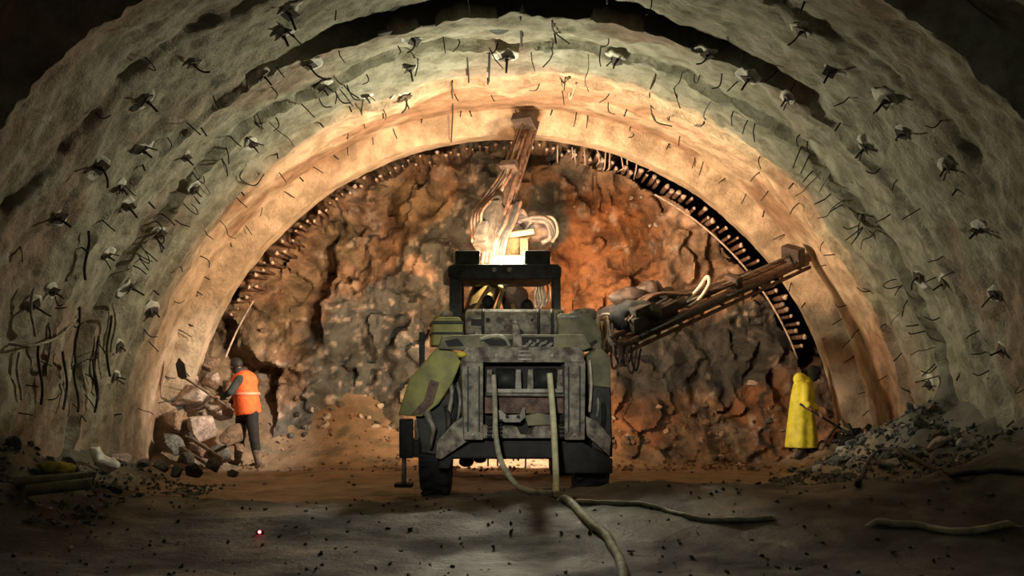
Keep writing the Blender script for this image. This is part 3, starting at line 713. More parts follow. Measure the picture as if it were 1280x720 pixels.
# side fenders and hoods
b = MB(); b.pprism([(549, 432), (580, 443), (566, 478), (548, 505), (527, 521), (498, 519), (512, 474)], 14.3, 0.35, 0.02); lf = b.build('fender', 'olive', J, label='olive left fender with a dark brown streak')
b = MB(); b.pprism([(538, 474), (549, 478), (541, 505), (527, 518), (514, 518), (530, 500)], 14.28, 0.03, 0.004); b.build('mud_streak', 'mud_caked_steel', lf)
b = MB(); b.pprism([(733, 446), (750, 434), (763, 446), (764, 485), (736, 482)], 14.3, 0.4, 0.02); b.build('fender', 'dusty_olive', J, label='dull olive right fender')
b = MB(); b.pprism([(735, 481), (764, 484), (766, 572), (740, 560)], 14.34, 0.7, 0.02); b.build('side_box', 'dark_steel', J)
b = MB(); b.pprism([(520, 520), (548, 506), (570, 480), (580, 470), (582, 545), (556, 570), (528, 566)], 14.5, 0.25, 0.01); b.build('wheel_arch', 'dark_steel', J)
b = MB(); b.tube(curve_pts([P(562, 472, 14.4), P(565, 490, 14.38), P(563, 506, 14.38), P(560, 520, 14.4)], 5), 0.03, 8); b.tube([P(533, 515, 14.25), P(542, 535, 14.25), P(538, 560, 14.3)], 0.045, 8, 0.02); b.build('brake_pipe', 'pale_steel', J)
b = MB(); b.pprism([(541, 402), (547, 396), (573, 396), (579, 402), (579, 432), (541, 432)], 14.8, 1.2, 0.025); hb = b.build('filter_box', 'olive', J)
b = MB(); b.pbox(540, 401, 580, 405, 14.77, 16.0, 0.01); b.pbox(540, 415, 580, 418, 14.78, 16.0, 0.008); b.build('box_band', 'dark_steel', hb)
b = MB(); b.ball(P(558, 393, 15.1), (0.09, 0.12, 0.05)); b.build('box_cap', 'pale_steel', hb, True)
b = MB(); b.pprism([(698, 392), (738, 392), (752, 414), (752, 438), (728, 440), (698, 434)], 14.7, 1.3, 0.03); rb = b.build('engine_hood', 'dusty_olive', J, label='rounded olive hood at the right rear')
b = MB(); b.prism([P(727, 436, 14.65), P(745, 424, 14.65), P(747, 427, 14.65), P(729, 440, 14.65)], (0, 0.05, 0)); b.build('hood_slot', 'black_steel', rb)
b = MB(); b.pbox(700, 394, 722, 397, 14.66, 14.8, 0.0); b.build('hood_trim', 'pale_steel', rb)
b = MB(); b.tube(curve_pts([P(716, 412, 14.8), P(716, 400, 14.8), P(724, 393, 14.8), P(740, 393, 15.0)], 6), 0.075, 14); b.build('exhaust_pipe', 'grimy_steel', J)
b = MB(); b.pprism([(553, 420), (600, 418), (730, 418), (740, 434), (730, 438), (579, 438), (548, 436)], 14.15, 0.3, 0.015); dk = b.build('rear_deck', 'dusty_olive', J)
for a_ in ([(556, 426), (572, 423), (580, 432), (560, 433)], [(602, 424), (640, 424), (640, 432), (612, 432)], [(652, 421), (692, 421), (692, 433), (652, 433)]):
    b = MB(); b.pprism(a_, 14.12, 0.05, 0.0); b.build('deck_opening', 'black_steel', dk)
b = MB(); b.tube(curve_pts([P(600, 424, 14.1), P(620, 420, 14.08), P(632, 424, 14.08), P(637, 433, 14.1)], 5), 0.022, 8); b.build('deck_hose', 'hose_grey', dk)
b = MB(); b.ball(P(577, 443, 13.95), (0.065, 0.05, 0.035)); b.build('marker_lamp', 'lamp_yellow', J, True, label='yellow side marker')
b = MB(); b.pprism([(641, 402), (646, 402), (652, 420), (653, 436), (641, 436)], 14.1, 0.06, 0.005); b.build('deck_fin', 'grimy_steel', J)
# cross tank
b = MB(); a0, a1 = P(582, 404, 15.0), P(704, 404, 15.0); a1.y -= 0.0
b.tube([a0, a0 + Vector((0.03, 0, 0)), a1 - Vector((0.03, 0, 0)), a1], lambda t: 0.175 if 0.1 < t < 0.9 else 0.15, 28)
tk = b.build('air_tank', 'grimy_steel', J)
for x in (604, 673, 690):
    b = MB(); b.cyl(P(x - 2, 404, 15.0), P(x + 2, 404, 15.0), 0.181, n=28); b.build('tank_strap', 'dark_steel', tk)
b = MB(); b.pbox(589, 399, 602, 407, 14.80, 14.9, 0.004); b.build('valve_box', 'black_steel', tk)
for x, rr in ((610, 0.03), (665, 0.02)):
    b = MB(); b.cyl(P(x, 400, 14.79), P(x, 400, 14.9), rr, n=12); b.build('valve_port', 'black_steel', tk)
b = MB(); b.pbox(586, 418, 702, 422, 14.7, 15.3, 0.01); b.pbox(594, 408, 602, 422, 14.78, 14.84, 0.004); b.build('tank_cradle', 'grimy_steel', tk)
# canopy
b = MB(); b.pprism([(560, 333), (567, 330), (697, 330), (702, 334), (702, 347), (692, 349), (572, 349), (560, 346)], 15.7, 1.5, 0.02); cn = b.build('canopy_roof', 'dark_steel', J)
for a_ in ((562, 346, 578, 396, 15.72, 15.84), (572, 350, 580, 398, 16.9, 17.0), (692, 346, 701, 396, 15.72, 15.84), (690, 350, 697, 398, 17.0, 17.1)):
    b = MB(); b.pbox(*a_, 0.01); b.build('canopy_post', 'dark_steel', J)
for x in (618, 637):
    b = MB(); b.cyl(P(x, 337, 15.66), P(x, 337, 15.72), 0.032, n=14); b.build('roof_bolt', 'pale_steel', cn)
FL = []
for x0, x1 in ((569, 600), (656, 688)):
    b = MB(); b.pbox(x0, 313, x1, 331, 15.75, 16.1, 0.02); f = b.build('floodlight', 'dark_steel', J)
    c = (P(x0, 322, 15.75) + P(x1, 322, 15.75)) / 2; c.y = 16.1; c.x -= 0.035
    w = (x1 - x0) * 15.75 / F * 0.8
    MB().box(c + Vector((0, 0.006, 0)), (w, 0.012, 0.14), None, 0.003).build('floodlight_glass', 'lamp_glass', f); FL.append(c)
for x in (621, 635):
    b = MB(); b.ball(P(x, 351, 16.6), (0.05, 0.04, 0.035)); b.build('canopy_lamp', 'lamp_white', J, True)
# platform, seats, console in front of the tank
for x in (-1.15, 0.6):  # unseen headlights, added to brighten the rock face and floor
    b = MB(); b.cyl((x, 18.62, 1.15), (x, 18.72, 1.15), 0.09, n=16); hl_ = b.build('unseen_headlight', 'dark_steel', J)
    MB().cyl((x, 18.721, 1.15), (x, 18.728, 1.15), 0.075, n=16).build('unseen_headlight_glass', 'lamp_glass', hl_)
b = MB(); b.pbox(585, 425, 700, 432, 15.3, 17.4, 0.02); b.build('operator_platform', 'grimy_steel', J)
for x in (610, 659):
    b = MB(); b.pbox(x - 14, 408, x + 14, 415, 15.75, 16.2, 0.02); b.pbox(x - 12, 392, x + 12, 410, 15.68, 15.78, 0.02); b.pbox(x - 6, 412, x + 6, 430, 15.9, 16.0, 0.0); b.build('operator_seat', 'rubber', J)
b = MB(); b.pbox(600, 398, 680, 428, 16.7, 16.95, 0.02)
for k in range(8): b.cyl(P(607 + k * 9, 400, 16.8), P(607 + k * 9, 393, 16.8), 0.01, n=6)
b.build('control_console', 'grimy_steel', J)
# lamps added on both flanks to brighten the workers and boulders
SL = Vector((-1.05, 16.9, 2.25))
b = MB(); b.cyl((-0.85, 16.9, 1.7), (-1.0, 16.9, 2.2), 0.02, n=8); b.cyl(SL + Vector((0.09, -0.08, 0.02)), SL, 0.07, n=16); b.build('added_side_lamp', 'dark_steel', J)
SR = Vector((0.98, 16.9, 1.9))
b = MB(); b.cyl((0.75, 16.9, 1.6), (0.94, 16.9, 1.86), 0.02, n=8); b.cyl(SR + Vector((-0.08, -0.08, 0.02)), SR, 0.06, n=16); b.build('added_side_lamp', 'dark_steel', J)
# wheels
def wheel(cx, cy, w, r=0.56):
    c = Vector((cx, cy, r + 0.0)); b = MB()
    prof = [(-w / 2, r * 0.55), (-w / 2, r * 0.86), (-w / 2 + 0.05, r * 0.97), (-w / 4, r), (w / 4, r), (w / 2 - 0.05, r * 0.97), (w / 2, r * 0.86), (w / 2, r * 0.55)]
    n = 40; rings = []
    for k in range(n):
        a = 2 * PI * k / n
        rings.append([b.bm.verts.new(c + Vector((x, rr * math.cos(a), rr * math.sin(a)))) for x, rr in prof])
    for k in range(n):
        A, B = rings[k], rings[(k + 1) % n]
        for i in range(len(prof) - 1): b.bm.faces.new((A[i], A[i + 1], B[i + 1], B[i]))
    for k in range(22):
        a = 2 * PI * k / 22; 
        for s in (-1, 1):
            q = c + Vector((s * w * 0.22, (r + 0.008) * math.cos(a + s * 0.07), (r + 0.008) * math.sin(a + s * 0.07)))
            b.box(q, (w * 0.46, 0.06, 0.05), Matrix.Rotation(a, 3, 'X') @ Matrix.Rotation(s * 0.45, 3, 'Z') @ Matrix.Identity(3))
    t = b.build('wheel', 'rubber', J)
    b = MB(); b.cyl(c + Vector((-w / 2 + 0.05, 0, 0)), c + Vector((w / 2 - 0.05, 0, 0)), r * 0.57, n=28); b.cyl(c + Vector((-w / 2 - 0.01, 0, 0)), c + Vector((w / 2 + 0.01, 0, 0)), r * 0.2, n=16); b.build('wheel_hub', 'grimy_steel', t)
for dx, dy in ((0, 0), (-0.2, 2.9)):
    zz = 0
    wheel(-0.955 + dx, 15.15 + dy, 0.38); wheel(0.98 + dx, 15.15 + dy, 0.44)
b = MB(); b.cyl((-0.8, 15.15, 0.56), (0.8, 15.15, 0.56), 0.11, n=16); b.cyl((-1.1, 18.05, 0.56), (0.55, 18.05, 0.56), 0.11, n=16); b.build('axle', 'black_steel', J)
# under-body bits seen against the lit floor
b = MB(); b.ball(P(583, 577, 15.6), (0.1, 0.2, 0.07)); b.ball(P(600, 574, 15.9), (0.09, 0.2, 0.05)); b.build('transfer_case', 'black_steel', J, True)
for x0, y1 in ((610, 583), (622, 583), (642, 576), (648, 576), (657, 585)):
    b = MB(); b.cyl(P(x0, 560, 15.2), P(x0, y1, 15.2), 0.012, n=6); b.build('underbody_hose', 'black_steel', J)
# jacks
b = MB(); b.pbox(499, 524, 517, 573, 14.75, 14.95, 0.02); b.pbox(516, 548, 530, 572, 14.78, 14.92, 0.01); jk = b.build('outrigger', 'black_steel', J, label='black jack housing on the left side')
b = MB(); b.cyl(P(505, 572, 14.85), P(505, 603, 14.85), 0.03, n=12); b.build('jack_rod', 'pale_steel', jk)
b = MB(); b.box(P(505, 604, 14.85) + Vector((0, 0, -0.02)), (0.22, 0.22, 0.05), None, 0.01); b.build('jack_foot', 'dark_steel', jk)
b = MB(); b.pbox(518, 525, 527, 550, 14.7, 14.8, 0.01); b.build('outrigger_bracket', 'grimy_steel', J)
b = MB(); b.pbox(524, 415, 531, 470, 15.3, 15.4, 0.01); b.build('grab_bar', 'dark_steel', J)
b = MB(); b.tube(curve_pts([P(737, 450, 14.25), P(739, 480, 14.22), P(737, 515, 14.24)], 5), 0.018, 8); b.build('side_hose', 'hose_white', J)

def feed(p0, p1, side, parent, w=0.26, nm='feed_beam'):
    """drill feed: beam, slides, drill steel, rock drill, centralisers, hose bundle"""
    p0, p1 = Vector(p0), Vector(p1); t = (p1 - p0).normalized(); L = (p1 - p0).length
    s = Vector(side); u = (s - t * s.dot(t)).normalized(); v = t.cross(u)      # u = top side of the beam
    Mx = Matrix((t, v, u)).transposed()
    def at(a, b_, c): return p0 + t * a + v * b_ + u * c
    b = MB(); b.box(at(L / 2, 0, 0), (L, w * 0.34, w * 0.34), Mx, 0.012)
    for k in range(9): b.box(at(L * (0.06 + 0.11 * k), 0, 0), (0.05, w * 0.9, w * 0.22), Mx, 0.004)
    for s_ in (-1, 1): b.box(at(L / 2, s_ * w * 0.42, w * 0.2), (L, 0.05, 0.06), Mx, 0.008); b.box(at(L / 2, s_ * w * 0.42, -w * 0.2), (L, 0.035, 0.05), Mx, 0.008)
    fb = b.build(nm, 'mud_caked_steel', parent)
    MB().cyl(at(L * 0.22, 0, w * 0.55), at(L * 1.0, 0, w * 0.55), 0.022, n=8).build('drill_steel', 'pale_steel', fb)
    b = MB(); b.box(at(L * 0.17, 0, w * 0.66), (0.85, 0.22, 0.22), Mx, 0.02); b.cyl(at(L * 0.17 + 0.4, 0, w * 0.66), at(L * 0.17 + 0.62, 0, w * 0.66), 0.08, n=14); b.box(at(L * 0.17 - 0.2, 0, w * 1.15), (0.3, 0.16, 0.12), Mx, 0.02)
    b.build('rock_drill', 'drill_steel', fb)
    for a, sc in ((0.60, 0.9), (0.94, 1.15)):
        b = MB(); b.box(at(L * a, 0, w * 0.45), (0.14 * sc, 0.30 * sc, 0.26 * sc), Mx, 0.02); b.build('centraliser', 'boom_pink', fb)
    b = MB(); b.box(at(L * 1.0, 0, 0.02), (0.14, 0.14, 0.2), Mx, 0.02); b.build('beam_stinger', 'pale_steel', fb)
    for k in range(4):
        o_ = (k - 1.5) * 0.06
        pts = [at(L * 0.05, o_ - 0.05, w * 0.9), at(L * 0.2, o_ - 0.14, w * 1.2 + 0.02 * k), at(L * 0.38, o_ - 0.12, w * 0.75), at(L * 0.55, o_ - 0.02, w * 0.55), at(L * (0.72 + 0.05 * k), o_, w * 0.5)]
        MB().tube(curve_pts(pts, 6), 0.022, 8).build('hydraulic_hose', 'hose_tan' if k == 1 else 'mud_caked_steel', fb)
    return fb

# upper boom
bm1 = MB()
bm1.tube(curve_pts([P(592, 404, 17.0), P(606, 365, 17.3), P(625, 330, 17.6), P(648, 300, 17.9)], 6), 0.20, 16)
bm1.ball(P(592, 404, 17.0), 0.24); UB = bm1.build('boom_arm', 'boom_yellow', J, label='thick yellow arm of the raised boom')
b = MB()
def pbar(b, p, q, w, h, bev=0.02):
    """rectangular bar from p to q, w across, h in depth"""
    d = (q - p); L = d.length; d.normalize(); v = Vector((0, 1, 0)); v = (v - d * v.dot(d)).normalized(); u = d.cross(v)
    b.box((p + q) / 2, (L, h, w), Matrix((d, v, u)).transposed(), bev)
pbar(b, P(606, 332, 17.5), P(652, 292, 17.85), 0.30, 0.30, 0.03); pbar(b, P(612, 326, 17.42), P(656, 326, 17.42), 0.16, 0.2, 0.02); pbar(b, P(622, 297, 17.6), P(668, 290, 17.6), 0.09, 0.26, 0.02)
pbar(b, P(655, 330, 17.5), P(655, 300, 17.6), 0.12, 0.22, 0.02)
b.build('boom_knuckle', 'boom_yellow', UB)
b = MB(); b.tube([P(655, 292, 17.95), P(690, 286, 17.95)], 0.15, 20); b.tube([P(686, 286, 17.95), P(692, 285, 17.95)], 0.19, 20); b.tube([P(650, 293, 17.95), P(656, 292, 17.95)], 0.18, 20); b.build('boom_rotator', 'boom_pink', UB)
b = MB(); b.ball(P(668, 286, 18.0), (0.31, 0.2, 0.19), 26); b.rough(0.05, 5, 2); b.rough(0.03, 12, 5); b.build('mud_crust', 'boom_pink', UB, True)
for k in range(9):
    o_ = k * 3.2
    MB().tube(curve_pts([P(630 + o_ * 0.3, 304 - o_ * 0.9, 17.8 - 0.02 * k), P(644 + o_ * 0.3, 284 - o_ * 0.8, 17.8), P(662, 272 - o_ * 0.25 + k * 1.2, 17.75), P(682, 272 + o_ * 0.25, 17.76), P(694 - k * 0.8, 284 + o_ * 0.5, 17.8), P(690 - k * 1.6, 300 + k * 0.4, 17.85)], 6), 0.020 + 0.010 * (k % 3), 8).build('hydraulic_hose', ('boom_pink', 'rubber', 'boom_pink', 'hose_tan')[k % 4], UB)
for k in range(7):
    MB().tube(curve_pts([P(603 + k * 4, 330, 17.35), P(608 + k * 4.2, 305 - k, 17.4), P(620 + k * 4, 282 - k, 17.6), P(628 + k * 4, 262 - k * 2, 17.9)], 6), 0.028 + 0.012 * (k % 2), 8).build('hydraulic_hose', ('mud_caked_steel', 'boom_pink', 'rubber')[k % 3], UB)
b = MB(); b.cyl(P(630, 300, 17.9), P(648, 262, 18.2), 0.09, n=14); b.cyl(P(640, 290, 17.85), P(655, 255, 18.2), 0.05, n=12); b.build('tilt_cylinder', 'hose_tan', UB)
b = MB(); b.tube(curve_pts([P(655, 290, 17.75), P(668, 275, 17.75), P(690, 272, 17.8), P(697, 290, 17.8), P(690, 303, 17.8)], 5), 0.025, 8); b.build('boom_hose', 'hose_tan', UB)
feed(P(607, 326, 17.4), P(663, 150, 18.95), (-0.5, -1, 0.2), UB, 0.28)
# stepped yellow cover and rods inside the canopy opening
b = MB(); b.prism([P(582, 400, 16.95), P(590, 370, 16.95), P(606, 356, 16.95), P(620, 360, 16.95), P(616, 392, 16.95), P(600, 402, 16.95)], (-0.02, 0.12, 0), 0.02); b.build('boom_cover', 'cover_yellow', J)
b = MB(); b.ball(P(642, 372, 17.3), (0.20, 0.14, 0.22)); b.rough(0.05, 6, 8); b.build('swivel_joint', 'boom_pink', J, True)
for a_, c_ in (((595, 356), (622, 352)), ((622, 352), (630, 365)), ((628, 365), (620, 392)), ((640, 380), (645, 395)), ((584, 404), (612, 358))):
    b = MB(); b.cyl(P(*a_, 16.8), P(*c_, 16.75), 0.03, n=10); b.build('lift_rod', 'cover_yellow', J)
# right boom
b = MB(); b.tube(curve_pts([P(700, 420, 17.3), P(745, 405, 17.2), P(790, 385, 17.3), P(838, 372, 17.6)], 6), 0.17, 16); b.ball(P(700, 420, 17.3), 0.24); RB = b.build('boom_arm', 'boom_pink', J, label='muddy arm of the boom reaching right')
b = MB(); b.ball(P(786, 372, 17.2), (0.28, 0.2, 0.14)); b.ball(P(812, 362, 17.4), (0.2, 0.18, 0.14)); b.tube([P(822, 352, 17.4), P(835, 383, 17.3)], 0.07, 12); b.rough(0.07, 5, 5); b.rough(0.03, 14, 6); b.build('boom_rotator', 'boom_pink', RB, True)
b = MB(); b.tube(curve_pts([P(856, 378, 17.2), P(872, 362, 17.3), P(884, 346, 17.3), P(886, 356, 17.25), P(874, 374, 17.2), P(860, 384, 17.15)], 6), 0.028, 8); b.build('boom_hose', 'hose_white', RB)
b = MB(); b.ball(P(800, 390, 16.75), (0.34, 0.14, 0.17)); b.ball(P(775, 398, 16.7), (0.16, 0.12, 0.14)); b.rough(0.08, 5, 11); b.rough(0.03, 14, 6); b.build('drill_shroud', 'rubber', RB, True)
feed(P(772, 432, 16.6), P(1004, 326, 18.55), (-0.25, -0.6, 1), RB, 0.34)
b = MB(); b.cyl(P(800, 420, 16.6), P(905, 372, 17.3), 0.05, n=12); b.cyl(P(905, 372, 17.3), P(955, 352, 17.8), 0.03, n=10); b.build('feed_cylinder', 'dark_steel', RB)
# bundle of hoses at the right boom foot
for k in range(16):
    x = 738 + R.uniform(0, 20)
    pts = [P(732 + R.uniform(-2, 6), 408 + R.uniform(-8, 14), 16.85), P(x + 6, 397 + R.uniform(-6, 12), 16.8), P(x + 8, 414 + R.uniform(-6, 12), 16.7), P(x + 10 + R.uniform(-6, 10), 438 + R.uniform(-6, 10), 16.7), P(x + 12 + R.uniform(-4, 12), 428 + R.uniform(-10, 5), 16.85)]
    MB().tube(curve_pts(pts, 6), R.uniform(0.013, 0.026), 8).build('hydraulic_hose', ('hose_white', 'cover_yellow', 'mud_caked_steel', 'hose_white', 'rubber', 'pipe_end')[k % 6], J)
for k in range(6):
    x = 764 + k * 5
    MB().tube(curve_pts([P(x, 432, 16.5), P(x + 1, 450 + R.uniform(-4, 8), 16.45), P(x + 7, 456 + R.uniform(-4, 10), 16.5), P(x + 12, 436, 16.6)], 6), 0.016, 6).build('hydraulic_hose', 'rubber' if k % 2 else 'mud_caked_steel', J)

# items carried by the machine
t = MB()
loop = []
for k in range(3):
    o_ = k * 1.5
    loop += [P(676 + o_ * 2, 350, 17.28 + 0.02 * k), P(669 + o_ * 2, 365, 17.28), P(671 + o_ * 3, 386 - o_, 17.28), P(676 + o_ * 3, 372, 17.27), P(672 + o_ * 4, 352, 17.28)]
loop += [P(682, 348, 17.28), P(692, 362, 17.28), P(689, 374, 17.28), P(681, 376, 17.28), P(677, 362, 17.28), P(680, 350, 17.28)]
o = MB().tube(curve_pts(loop, 6), 0.018, 8).build('hose_coil', 'hose_white'); tag(recentre(o, P(680, 350, 17.28)), 'pale hose coil hanging under right side of the machine canopy', 'hose')
for k in range(11):
    x = 656 + k * 3.2; z = 433 - (k * 7 % 3) * 2.2 - 2.0 * math.sin(k / 10 * PI)
    rock(P(x, z, 14.08), 0.035, 'rock_white', 'pale stone in the small tray on the machine rear deck', 'pale stones on the rear deck', name='stone')

# ------------------------------------------------------------------ hoses and cables on the ground
def ghose(name, pix, rr, m, label, lift=0.5, cat='hose'):
    pts = []
    for it in pix:
        if len(it) == 3: pts.append(P(*it))
        else:
            # sight line meets the ground
            Ds = np.arange(6, 19, 0.02); xx = (it[0] - CX) * Ds / F; zz = CZ + (HY - it[1]) * Ds / F
            k = np.argmax(zz <= gz(xx, Ds) + rr * lift); pts.append(Vector((xx[k], Ds[k], zz[k])))
    q = curve_pts(pts, 10)
    for i, v in enumerate(q):
        g = gzf(v.x, v.y) + rr * 0.6
        if v.z < g: v.z = g
    for k in range(6):
        if name == 'supply_hose': q[-1 - k].z -= 0.10 * (6 - k) / 6
        if name == 'supply_hose' and len(pix[0]) == 2: q[k].z -= 0.10 * (6 - k) / 6
    o = MB().tube(q, rr, 12).build(name, m); tag(recentre(o, pts[-1]), label, cat); return q
ghose('water_hose', [(617, 469, 13.96), (618, 490, 13.9), (619, 515, 13.8), (620, 545, 13.6), (626, 575, 13.3), (640, 600, 13.0), (655, 612), (690, 619)], 0.030, 'hose_grey', 'grey hose dropping from left of the machine rear frame to the mud')
ghose('water_hose', [(687, 467, 13.96), (689, 490, 13.9), (692, 530, 13.7), (694, 570, 13.4), (695, 598, 13.1), (695, 614), (697, 619)], 0.036, 'hose_pale', 'pale yellowish hose hanging straight from right of the rear frame')
ghose('supply_hose', [(694, 620), (712, 628), (728, 645), (742, 660), (757, 670), (768, 688), (776, 705), (782, 730)], 0.042, 'hose_grey', 'thick grey-green supply hose crossing the dark foreground to the camera')
ghose('supply_hose', [(700, 624), (740, 628), (790, 630), (830, 638), (865, 648), (910, 651), (950, 650), (978, 646)], 0.024, 'hose_grey', 'thinner grey hose trailing right over the berm from the machine')
ghose('supply_hose', [(1072, 656), (1110, 655), (1150, 658), (1195, 665), (1240, 660), (1290, 655)], 0.034, 'hose_grey', 'grey hose lying on the dark ground at lower right')
ghose('cable', [(1072, 606), (1080, 590), (1090, 572), (1105, 562), (1130, 567), (1160, 582), (1190, 592), (1220, 590), (1255, 588), (1290, 592)], 0.030, 'hose_black', 'black cable looping over the right muck heap', 1.2, 'cable')

# ------------------------------------------------------------------ things lying about
def ray_ground(px, py):
    Ds = np.arange(6, 21, 0.02); xx = (px - CX) * Ds / F; zz = CZ + (HY - py) * Ds / F
    k = np.argmax(zz <= gz(xx, Ds)); return Vector((xx[k], Ds[k], zz[k]))
def rayg(px, py, up):
    Ds = np.arange(8, 21, 0.02); xx = (px - CX) * Ds / F; zz = CZ + (HY - py) * Ds / F
    k = np.argmax(zz <= gz(xx, Ds) + up); return Vector((xx[k], Ds[k], zz[k]))
for (x0, y0, x1, y1, rr, lb, m) in ((20, 603, 108, 596, 0.050, 'upper of two thick grey pipes lying by the left wall', 'bamboo'), (34, 613, 116, 604, 0.055, 'lower of two thick grey pipes lying by the left wall', 'bamboo')):
    D = min(rayg(x0, y0, rr).y, rayg(x1, y1, rr).y, rayg((x0 + x1) / 2, (y0 + y1) / 2, rr * 1.6).y)
    p, q = P(x0, y0, D), P(x1, y1, D)
    b = MB(); b.tube([p, q], rr, 18, cap=False)
    o = b.build('ground_pipe', m); sm = o.modifiers.new('rim', 'SOLIDIFY'); sm.thickness = 0.012
    tag(recentre(o, p), lb, 'pipe')
p = rayg(68, 587, 0.06); b = MB(); b.ball(p, (0.17, 0.11, 0.09), 22); b.ball(p + Vector((0.12, 0, -0.02)), (0.1, 0.09, 0.07), 16); b.rough(0.07, 8, 4); o = b.build('plastic_bag', 'bag_yellow', None, True); tag(recentre(o, p), 'crumpled yellow bag behind the pipes by the left wall', 'bag')
shd = min(rayg(125, 586, 0.02).y, rayg(118, 575, 0.05).y) - 0.05
b = MB(); pts = [(111, 563), (119, 562), (124, 572), (146, 581), (146, 586), (134, 591), (118, 582)]
b.prism([P(x, y, shd) for x, y in pts], (0.03, 0.10, 0.03)); b.sub(3); b.rough(0.04, 9, 2); o = b.build('plastic_sheet', 'sheet_white', None, True); tag(recentre(o, P(128, 585, shd)), 'crumpled white sheet beside the pale rounded stone', 'sheet')
for k, (px, py, s) in enumerate(((48, 632, 7), (62, 636, 6), (75, 640, 5), (137, 667, 5), (152, 668, 4), (88, 684, 6), (32, 628, 6))):
    p = ray_ground(px, py); rock(p, s * p.y / F, 'rock_white', 'pale chip of stone on the dark ground at lower left', 'pale chips at lower left', name='stone_chip')
for k, (px, py, s) in enumerate(((1118, 690, 4), (1000, 617, 4), (1237, 618, 8), (960, 700, 3))):
    p = ray_ground(px, py); rock(p, s * p.y / F, 'rock_grey', 'small grey stone on the dark ground at lower right', 'grey stones at lower right', name='stone_chip')
# broken planks by the left worker
for (x0, y0, x1, y1, lb) in ((238, 548, 280, 574, 'upper broken dark plank leaning on stones left of the worker boots'), (228, 560, 262, 582, 'lower broken dark plank leaning on the stones'), (262, 568, 286, 556, 'short broken plank crossing the two leaning ones')):
    p, q = P(x0, y0, 18.5), P(x1, y1, 18.3); d = (q - p); L = d.length; d.normalize(); v = Vector((0, 1, 0)); v = (v - d * v.dot(d)).normalized(); u = d.cross(v)
    o = MB().box((p + q) / 2, (L, 0.10, 0.045), Matrix((d, v, u)).transposed(), 0.006).build('plank', 'wood'); tag(recentre(o, (p + q) / 2), lb, 'plank')
b = MB(); p = ray_ground(325, 668); b.box(p + Vector((0, 0, 0.02)), (0.07, 0.03, 0.035), None, 0.006); t0 = thing('marker_light', 'tiny glowing red light on the dark ground at lower left', 'lamp', p); b.build('housing', 'black_steel', t0)
MB().ball(p + Vector((0, -0.02, 0.024)), 0.014).build('lens', 'lamp_red', t0, True)
# dark tangled heap by the right worker
hp = P(1070, 548, 18.9)
t1 = thing('brushwood_heap', 'tangled black heap of rag and sticks by the yellow-coated worker shovel', 'heap', hp)
b = MB(); b.ball(hp + Vector((-0.1, 0, -0.02)), (0.26, 0.18, 0.10), 22); b.ball(hp + Vector((0.1, 0, 0.02)), (0.14, 0.14, 0.12), 18); b.rough(0.13, 9, 3); b.build('rag', 'cloth_black', t1, True)
for (x0, y0, x1, y1, rr) in ((1078, 548, 1087, 532, 0.045), (1040, 552, 1095, 545, 0.03), (1050, 538, 1100, 555, 0.03), (1060, 530, 1072, 555, 0.035), (1085, 556, 1108, 540, 0.03), (1035, 548, 1050, 530, 0.02)):
    MB().tube([P(x0, y0, 18.85), P((x0 + x1) / 2, (y0 + y1) / 2 - 2, 18.8), P(x1, y1, 18.85)], rr, 8).build('stick', 'black_steel', t1)

# ------------------------------------------------------------------ people
def caps(b, pts, rads, n=14):
    """tapered limb through joints with round joints; meant to be fused by a voxel remesh"""
    pts = [Vector(p) for p in pts]
    for i in range(len(pts) - 1):
        b.tube([pts[i], pts[i + 1]], rads[i], n, rads[i + 1])
    for p, r in zip(pts, rads): b.ball(p, r, 12)
def fuse(o, vox=0.012, it=3):
    m = o.modifiers.new('fuse', 'REMESH'); m.mode = 'VOXEL'; m.voxel_size = vox; m.use_smooth_shade = True
    s = o.modifiers.new('smooth', 'SMOOTH'); s.factor = 0.5; s.iterations = it
    return o
def head(b, c, fwd, up=(0, 0, 1), s=1.0):
    """skull, jaw, nose, ears, brow; fwd is where the face looks"""
    f = Vector(fwd).normalized(); u = Vector(up); u = (u - f * u.dot(f)).normalized(); l = u.cross(f)
    M = Matrix((f, l, u)).transposed(); c = Vector(c)
    def at(x, y, z): return c + (f * x + l * y + u * z) * s
    b.ball(at(-0.01, 0, 0.025), (0.098 * s, 0.077 * s, 0.095 * s), 18, M)
    b.ball(at(0.025, 0, -0.045), (0.065 * s, 0.055 * s, 0.065 * s), 14, M)
    b.ball(at(0.062, 0, -0.09), (0.022 * s, 0.025 * s, 0.018 * s), 10, M)
    b.tube([at(0.085, 0, 0.015), at(0.105, 0, -0.022)], 0.010 * s, 8, 0.017 * s); b.ball(at(0.1, 0, -0.025), 0.016 * s, 8)
    b.ball(at(0.085, 0, 0.035), (0.015 * s, 0.05 * s, 0.012 * s), 10, M)
    b.ball(at(0.082, 0, -0.055), (0.014 * s, 0.026 * s, 0.011 * s), 10, M)
    for e in (-1, 1): b.ball(at(-0.008, e * 0.078, -0.005), (0.022 * s, 0.010 * s, 0.033 * s), 10, M)
    return at
